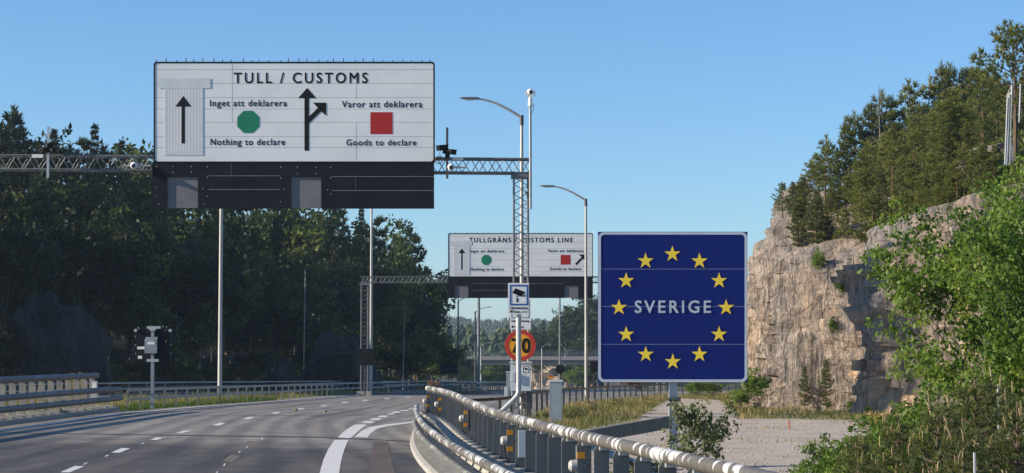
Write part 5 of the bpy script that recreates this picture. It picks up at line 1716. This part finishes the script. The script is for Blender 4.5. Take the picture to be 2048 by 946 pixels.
pb = broad_kind(220, "pale_shrub", 'leaf_pale', "shrub", H=1.5, cw=.40, base=.12, leaf_s=.078, per=9, clumps=260, clump_r=.15, stems=6, thick=.005)
q = P(1400, 800, 31)
pb.put(q.x, 31.5, -.15, 1.55, "pale leaved shrub right behind the post of the blue country sign", None, rz=.5, wide=.85)
q = P(1270, 800, 30)
pb.put(q.x, 29.5, -.3, .85, "low pale leaved shrub under the sloping brace of the blue sign", None, rz=2.5, wide=1.2)
q = P(1500, 800, 24)
SH[1].put(q.x, 23.5, -.1, .42, "tiny dark shrub on the gravel beyond the near parapet rail", "green shrubs on the right", wide=1.3)
FP = [pine_kind(230 + i, "young_pine", m="pine_cool", H=2.0, base=.06, width=.38, tuft_n=20, ln=.10, wd=.005, whorl=.19, step=.085, candles=True) for i in range(2)]
for px, D, ytop, lab in ((1960, 22, 745, "tallest young pine with pale shoots in the bottom right corner"), (1870, 21, 800, "young pine with pale shoots left of the tallest one at the bottom right"), (2035, 20, 790, "young pine with pale shoots at the lower right edge"), (1785, 23, 828, "leftmost young pine with pale shoots, beside the green shrub"), (1915, 19, 850, "low young pine in front of the others at the bottom edge"), (1715, 24, 868, "small young pine nearest the gravel at the bottom"), (2000, 25, 770, "young pine behind the tallest one, under the leafy tree")):
    x = (px - 1024) / FPX * D
    rnd.choice(FP).put(x, D, -.15, P(px, ytop, D).z + .15, lab, "young pines at the bottom right", wide=1.1)
for px, y0, y1, D, lab in ((1949, 905, 946, 18, "thin pale stake among the young pines at the bottom edge"), (1996, 770, 870, 24, "thin pale stake under the leafy tree at the right")):
    a, b = P(px, y0, D), P(px, y1, D)
    mb = MB(); mb.tube([(a.x, D, -.1), (a.x, D, a.z)], .012, 6)
    single("stake", mb, M['galv_pale'], lab, "stake", (a.x, D, 0))

# ---- shaded wood on the left
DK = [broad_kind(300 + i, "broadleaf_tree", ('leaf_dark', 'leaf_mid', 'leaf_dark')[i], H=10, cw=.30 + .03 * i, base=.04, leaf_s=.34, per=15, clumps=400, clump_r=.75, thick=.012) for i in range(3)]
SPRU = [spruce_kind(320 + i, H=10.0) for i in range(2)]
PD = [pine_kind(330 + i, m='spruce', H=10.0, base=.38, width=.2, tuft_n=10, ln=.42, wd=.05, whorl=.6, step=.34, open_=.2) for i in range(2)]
BROAD, SPRUCE, PINE = 0, 1, 2
NM = ("leafy tree", "pointed spruce", "lanky pine")
BACK = [(-14, 245, 2), (18, 214, 2), (48, 268, 0), (72, 300, 1), (104, 268, 1), (140, 290, 2), (160, 282, 2), (186, 255, 1), (212, 292, 2), (240, 290, 1), (275, 292, 0), (300, 300, 0), (345, 320, 1), (395, 330, 1), (445, 345, 0), (495, 350, 2), (545, 360, 0), (595, 375, 0), (640, 388, 0), (682, 400, 2), (722, 412, 1), (762, 425, 2), (800, 432, 0), (830, 462, 2)]
MID = [(-5, 330, 2), (40, 385, 0), (85, 350, 2), (130, 345, 0), (180, 322, 1), (225, 340, 0), (270, 325, 0), (315, 370, 1), (360, 400, 1), (410, 410, 0), (455, 425, 2), (500, 425, 0), (550, 428, 1), (600, 425, 0), (650, 432, 2), (700, 440, 0), (745, 450, 2), (790, 480, 0), (836, 545, 2)]
FRONT = [(5, 450, 0), (40, 470, 1), (170, 430, 0), (215, 420, 0), (262, 445, 0), (300, 470, 1), (352, 480, 0), (400, 470, 0), (448, 500, 0), (500, 490, 2), (545, 520, 0), (590, 500, 0), (640, 520, 0), (690, 530, 0), (735, 510, 0), (780, 540, 0), (820, 580, 0), (845, 640, 0), (866, 690, 0)]
for where, rows, ds in (("in the back row of the shaded wood", BACK, 26), ("in the middle of the shaded wood", MID, 14), ("along the front of the shaded wood", FRONT, 4)):
    for i, (px, py, kd) in enumerate(rows):
        py -= 14 if px < 320 else 0
        u = px / 860.0
        D = 131 + 92 * max(u, 0) ** 1.35 + ds * (.75 + .5 * rnd.random())
        x = (px - 1024) / FPX * D
        z = z_left(x, D)
        h = max(3.5, P(px, py, D).z - z)
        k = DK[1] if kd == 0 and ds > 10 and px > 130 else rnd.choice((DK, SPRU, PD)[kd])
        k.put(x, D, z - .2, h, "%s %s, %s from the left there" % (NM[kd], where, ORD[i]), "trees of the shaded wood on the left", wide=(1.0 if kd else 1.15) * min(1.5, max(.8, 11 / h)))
for i in range(26):
    px = 12 + 33 * i + rnd.uniform(-8, 8)
    u = px / 860.0
    D = 129.5 + 92 * u ** 1.35 + rnd.uniform(-1, 2)
    x = (px - 1024) / FPX * D
    if 60 < px < 150:
        continue
    DK[i % 3].put(x, D, z_left(x, D) - .3, rnd.uniform(2.0, 4.6), "low dark bush at the foot of the shaded wood, %s from the left" % (ORD[i] if i < 25 else "last"), "bushes at the foot of the shaded wood", wide=1.5)
for i in range(20):
    px = -6 + 43 * i + rnd.uniform(-10, 10)
    u = max(px, 0) / 860.0
    D = 137 + 92 * u ** 1.35 + rnd.uniform(-1, 3)
    x = (px - 1024) / FPX * D
    DK[(i % 2) * 2].put(x, D, z_left(x, D) - .4, rnd.uniform(4.5, 7.0), "shaded bushy young tree inside the dark wood, %s from the left" % ORD[i], "undergrowth trees of the shaded wood", wide=1.3)
for i, (x, y) in enumerate(((-38, 118), (-40, 121), (-37.5, 124), (-41, 126.5), (-38.5, 129), (-42, 131))):  # unseen trees, added to keep the sun off the left rock face
    (DK[0] if i % 2 else SPRU[0]).put(x, y, z_left(x, y) - .3, 13.5, "unseen dark tree added outside the left frame edge to shade the rock", "shade trees added on the hill shoulder", wide=1.2)
# birch trunks standing pale in the dark
for px, y0, y1, D, lab in ((607, 560, 695, 172, "thin pale birch trunk in the dark wood, left of the far gantry tower"), (806, 620, 700, 208, "thin pale birch trunk in the dark wood, right of the far gantry tower")):
    a, b = P(px, y0, D), P(px, y1, D)
    mb = MB(); mb.tube([(b.x, D, z_left(b.x, D) - .3), ((a.x + b.x) / 2 + .1, D, (a.z + b.z) / 2), (a.x + .15, D, a.z + 1)], [.06, .05, .03], 7)
    single("birch_trunk", mb, simple("birch_bark", (.42, .40, .36), (.16, .15, .14), .8), lab, "tree trunk", (b.x, D, b.z))
# shoulder of trees outside the frame, which shades the wood
for i in range(10):
    y = 115 + 3.6 * i
    x = min(-.268 * y - 3.2, lerp_tab(y, FOOT) - 1) - rnd.uniform(0, 7)
    rnd.choice(SPRU + PD).put(x, y, z_left(x, y) - .3, rnd.uniform(11, 14), "unseen dark tree added outside the left frame edge to shade the rock", "shade trees added on the hill shoulder", wide=1.3)

# ---- trees beyond, both sides of the road
MIDR = [(1118, 640, 0), (1134, 628, 2), (1152, 612, 2), (1168, 620, 0), (1184, 600, 2), (1196, 586, 0), (1212, 575, 2), (1240, 590, 0), (1290, 585, 0), (1500, 560, 0), (1525, 575, 2), (1488, 600, 0), (1098, 655, 0), (1080, 664, 2), (1066, 672, 0)]
for i, (px, py, kd) in enumerate(sorted(MIDR)):
    D = 455 + 12 * (i % 4)
    x = (px - 1024) / FPX * D
    z = -6.6
    (DK, SPRU, PD)[kd][i % 2].put(x, D, z, P(px, py, D).z - z, "%s beyond the overpass, %s from the left in that row" % (NM[kd], ORD[i]), "tall trees beyond the overpass", wide=1.2)
MIDL = [(872, 668, 0), (888, 688, 0), (902, 700, 0), (918, 706, 0), (936, 712, 0), (1000, 722, 0), (1180, 722, 0), (1140, 730, 0)]
for i, (px, py, kd) in enumerate(sorted(MIDL)):
    D = 300 + 18 * i if px < 930 else 425
    x = (px - 1024) / FPX * D
    z = zY(D) - .3
    DK[i % 3].put(x, D, z, P(px, py, D).z - z, "green leafy tree near the left end or beneath the overpass, %s from the left" % ORD[i], "trees near the overpass", wide=1.3)

for i, (px, D, ytop) in enumerate(((884, 405, 722), (905, 408, 730), (930, 406, 735), (952, 412, 738), (972, 408, 733), (995, 414, 731), (1150, 409, 733), (1172, 412, 735))):
    x = (px - 1024) / FPX * D
    SH[i % 2].put(x, D + 12, zY(D), P(px, ytop, D).z - zY(D) + .4, "dark bush in the gap beneath the overpass, %s from the left" % ORD[i], "bushes beneath the overpass", wide=1.3)
# heather, moss and seedlings between the pines
rn = random.Random(77)
mb = MB()
for _ in range(30000):
    y = rn.uniform(50, 124) if _ % 3 else rn.uniform(58, 72)
    s = .9 + (24 * rn.random() ** 1.6 if _ % 3 else 7 * rn.random())
    x = x_top(y) + s
    if x / y > .275:
        continue
    q = Vector((x, y, z_hill(x, y) - .03))
    g = mnoise.noise(q * .5) * .5 + .5
    if g < (.30 if _ % 3 else .05):
        continue
    tuft(mb, q, Vector((0, 0, 1)), 4, rn.uniform(.12, .45) * (.4 + g), .05, rn, rn.uniform(.0, .75), 1.0)
tag(struct("hill_undergrowth", mb, M['pine'], kind='stuff'), "low heather and seedlings covering the ground between the pines of the rocky hill", "undergrowth")
mb = MB()
for _ in range(1800):
    p = G(rn.uniform(1100, 1760), 842 + 160 * rn.random() ** 1.5)
    r = rn.uniform(.008, .026)
    mb.ball((p.x, p.y, p.z + r * .4), r, rn.uniform(.7, 1.4), rn.uniform(.7, 1.3), .7, 5, 3)
tag(struct("loose_stones", mb, simple("loose_stone", (.50, .46, .41), (.30, .28, .25), .9, 0, 1.5), kind='stuff'), "loose pale stones scattered over the gravel lot", "stones")

# ---- grass, weeds
def grass(name, polys, n, h0, h1, m, label, seed, w_=.022, clump=.0):
    rn = random.Random(seed)
    mb = MB()
    tri = []
    for poly in polys:
        xs_, ys_ = [p[0] for p in poly], [p[1] for p in poly]
        tri.append((poly, min(xs_), max(xs_), min(ys_), max(ys_), (max(xs_) - min(xs_)) * (max(ys_) - min(ys_))))
    tot = sum(t[5] for t in tri)
    def inside(poly, x, y):
        c = False
        j = len(poly) - 1
        for i in range(len(poly)):
            xi, yi, xj, yj = poly[i][0], poly[i][1], poly[j][0], poly[j][1]
            if (yi > y) != (yj > y) and x < (xj - xi) * (y - yi) / (yj - yi) + xi:
                c = not c
            j = i
        return c
    for poly, xa, xb, ya, yb, ar in tri:
        for _ in range(int(n * ar / tot)):
            x, y = rn.uniform(xa, xb), rn.uniform(ya, yb)
            if not inside(poly, x, y):
                continue
            g = mnoise.noise(Vector((x * .5, y * .28, seed))) * .5 + .5
            if g < clump:
                continue
            z = zY(y)
            h = rn.uniform(h0, h1) * (.25 + 1.6 * g * g) * (1.8 if rn.random() < .03 else 1)
            val = min(1, max(0, (g - .5) * 1.6 + rn.random() * .62))
            a = rn.uniform(0, 6.28)
            d = Vector((math.cos(a), math.sin(a) * .4, 0)) * w_ * rn.uniform(.6, 1.3)
            lean = Vector((rn.uniform(-.45, .45), rn.uniform(-.3, .3), 1)).normalized()
            b = Vector((x, y, z - .02))
            mb.add([b - d, b + d, b + lean * h * .6 + d * .6, b + lean * h + Vector((rn.uniform(-.1, .1) * h, 0, 0))], [(0, 1, 2), (0, 2, 3)], val)
    o = struct(name, mb, m, kind='stuff')
    return tag(o, label, "grass")
vb = [tuple(G(*p)[:2]) for p in ((1020, 858), (1060, 851), (1090, 862), (1170, 858), (1200, 853), (1262, 842), (1292, 828), (1318, 808), (1345, 797))]
vt = [(p.x + .35, p.y - .2) for p in GUARD_R[2:6]][::-1]
grass("verge_grass", [vb + vt + [(.1, 60), (-.3, 57)]], 62000, .10, .30, M['grass'], "tall yellow green grass on the verge between the exit lane and the gravel", 1, .014)
grass("verge_grass", [[tuple(G(*p)[:2]) for p in ((1350, 797), (1440, 800), (1465, 825), (1478, 839), (1560, 838), (1700, 841), (1790, 862), (1850, 850), (1700, 812), (1560, 797), (1480, 789), (1380, 788))]], 22000, .10, .28, M['grass'], "dry grass at the foot of the cliff along the edge of the gravel", 2, .02, .15)
med = [(p.x - .25, p.y) for p in offset_line(LLs, -.9) if 69 < p.y < 150]
grass("median_grass", [med + [(p.x, p.y) for p in offset_line(opp, 5.0) if 66 < p.y < 150][::-1]], 36000, .14, .36, M['grass'], "tall dry grass on the median behind the left guardrail", 3, .024)
strip_l = [(p.x, p.y) for p in offset_line(LLs, -.55) if 69 < p.y < 100]
grass("kerb_grass", [strip_l + [(p.x - 1.1, p.y) for p in offset_line(LLs, -.6) if 69 < p.y < 100][::-1]], 14000, .10, .34, M['grass_green'], "fresh green grass tufts along the kerb under the left guardrail", 4, .02, .3)
grass("near_grass", [[(2.6, 14), (4.2, 14), (6.5, 22), (9.5, 30), (12.5, 46), (11.5, 60), (10.4, 60), (7.2, 38), (5.0, 26), (3.6, 20)]], 12000, .10, .34, M['grass_green'], "rough grass and weeds among the young pines at the bottom right", 5, .016, .2)
gl_ = [tuple(G(*p)[:2]) for p in ((1180, 862), (1262, 846), (1340, 830), (1460, 838), (1700, 843), (1760, 890), (1650, 946), (1400, 1000), (1150, 930))]
grass("gravel_weeds", [gl_], 9000, .05, .16, M['grass'], "sparse dry weeds growing through the gravel lot", 6, .012, .70)
def weed(px, py, n, h, m, label, cat="plant", name="tall_weed", D=None):
    rn = random.Random(px)
    q = G(px, py) if D is None else Vector(((px - 1024) / FPX * D, D, zY(D)))
    mb = MB()
    for _ in range(n):
        b = q + Vector((rn.uniform(-.3, .3), rn.uniform(-.2, .2), 0))
        L = h * rn.uniform(.5, 1)
        t = b + Vector((rn.uniform(-.15, .15), 0, L))
        mb.tube([b, t], [.012, .006], 4, False, rn.random())
        for k in range(12):
            tuft(mb, b.lerp(t, rn.uniform(.35, 1)), Vector((0, 0, 1)), 2, .09, .018, rn, rn.random())
    return single(name, mb, m, label, cat, q)
weed(155, 800, 12, 1.35, M['weed'], "tall yellow weeds standing behind the posts of the left parapet", D=71)
weed(90, 800, 6, 1.0, M['weed'], "dry brown weeds behind the left parapet near the left edge", D=70)
yf = broad_kind(410, "yellow_flowers", 'weed', "plant", H=.6, cw=.7, base=.1, leaf_s=.07, per=9, clumps=120, clump_r=.14, stems=8, thick=.006)
q = G(1768, 856)
yf.put(q.x, q.y, zY(q.y), .5, "patch of yellow flowers at the foot of the nearest rock face", None, wide=1.4)
os_ = broad_kind(400, "rusty_shrub", 'orange_shrub', "shrub", H=1.2, cw=.35, base=.1, leaf_s=.11, per=8, clumps=70, clump_r=.16, stems=4, thick=.006)
q = P(868, 780, 112)
os_.put(q.x, 112, zY(112), 1.1, "rusty orange shrub behind the guardrail above the end of the parapet")
q = P(1275, 780, 122)
os_.put(q.x, 124, zY(124), 1.5, "rusty shrub beyond the exit guardrail under the blue sign", None, wide=1.8)
q = P(1390, 770, 100)
SH[0].put(q.x, 100, zY(100), 1.3, "olive bush right behind the blue sign post, far end of the gravel", "green shrubs on the right", wide=1.2)
q = P(1425, 770, 108)
SH[1].put(q.x, 108, zY(108), 1.1, "second olive bush at the far end of the gravel, right of the post", "green shrubs on the right", wide=1.6)

# ================================================================== AIR
mb = MB()
mb.box(-5600, 5600, -500, 6300, -20, 60)
hz = link("haze", mb.mesh("haze", M['soil']))
hz["kind"] = "stuff"
hm = bpy.data.materials.new("air")
hm.use_nodes = True
nt_ = hm.node_tree
nt_.nodes.remove(nt_.nodes["Principled BSDF"])
pv = nt_.nodes.new("ShaderNodeVolumePrincipled")
pv.inputs["Color"].default_value = (.62, .80, 1.0, 1)
pv.inputs["Density"].default_value = 0.00018
pv.inputs["Anisotropy"].default_value = .2
nt_.links.new(pv.outputs[0], nt_.nodes["Material Output"].inputs["Volume"])
hz.data.materials.clear()
hz.data.materials.append(hm)
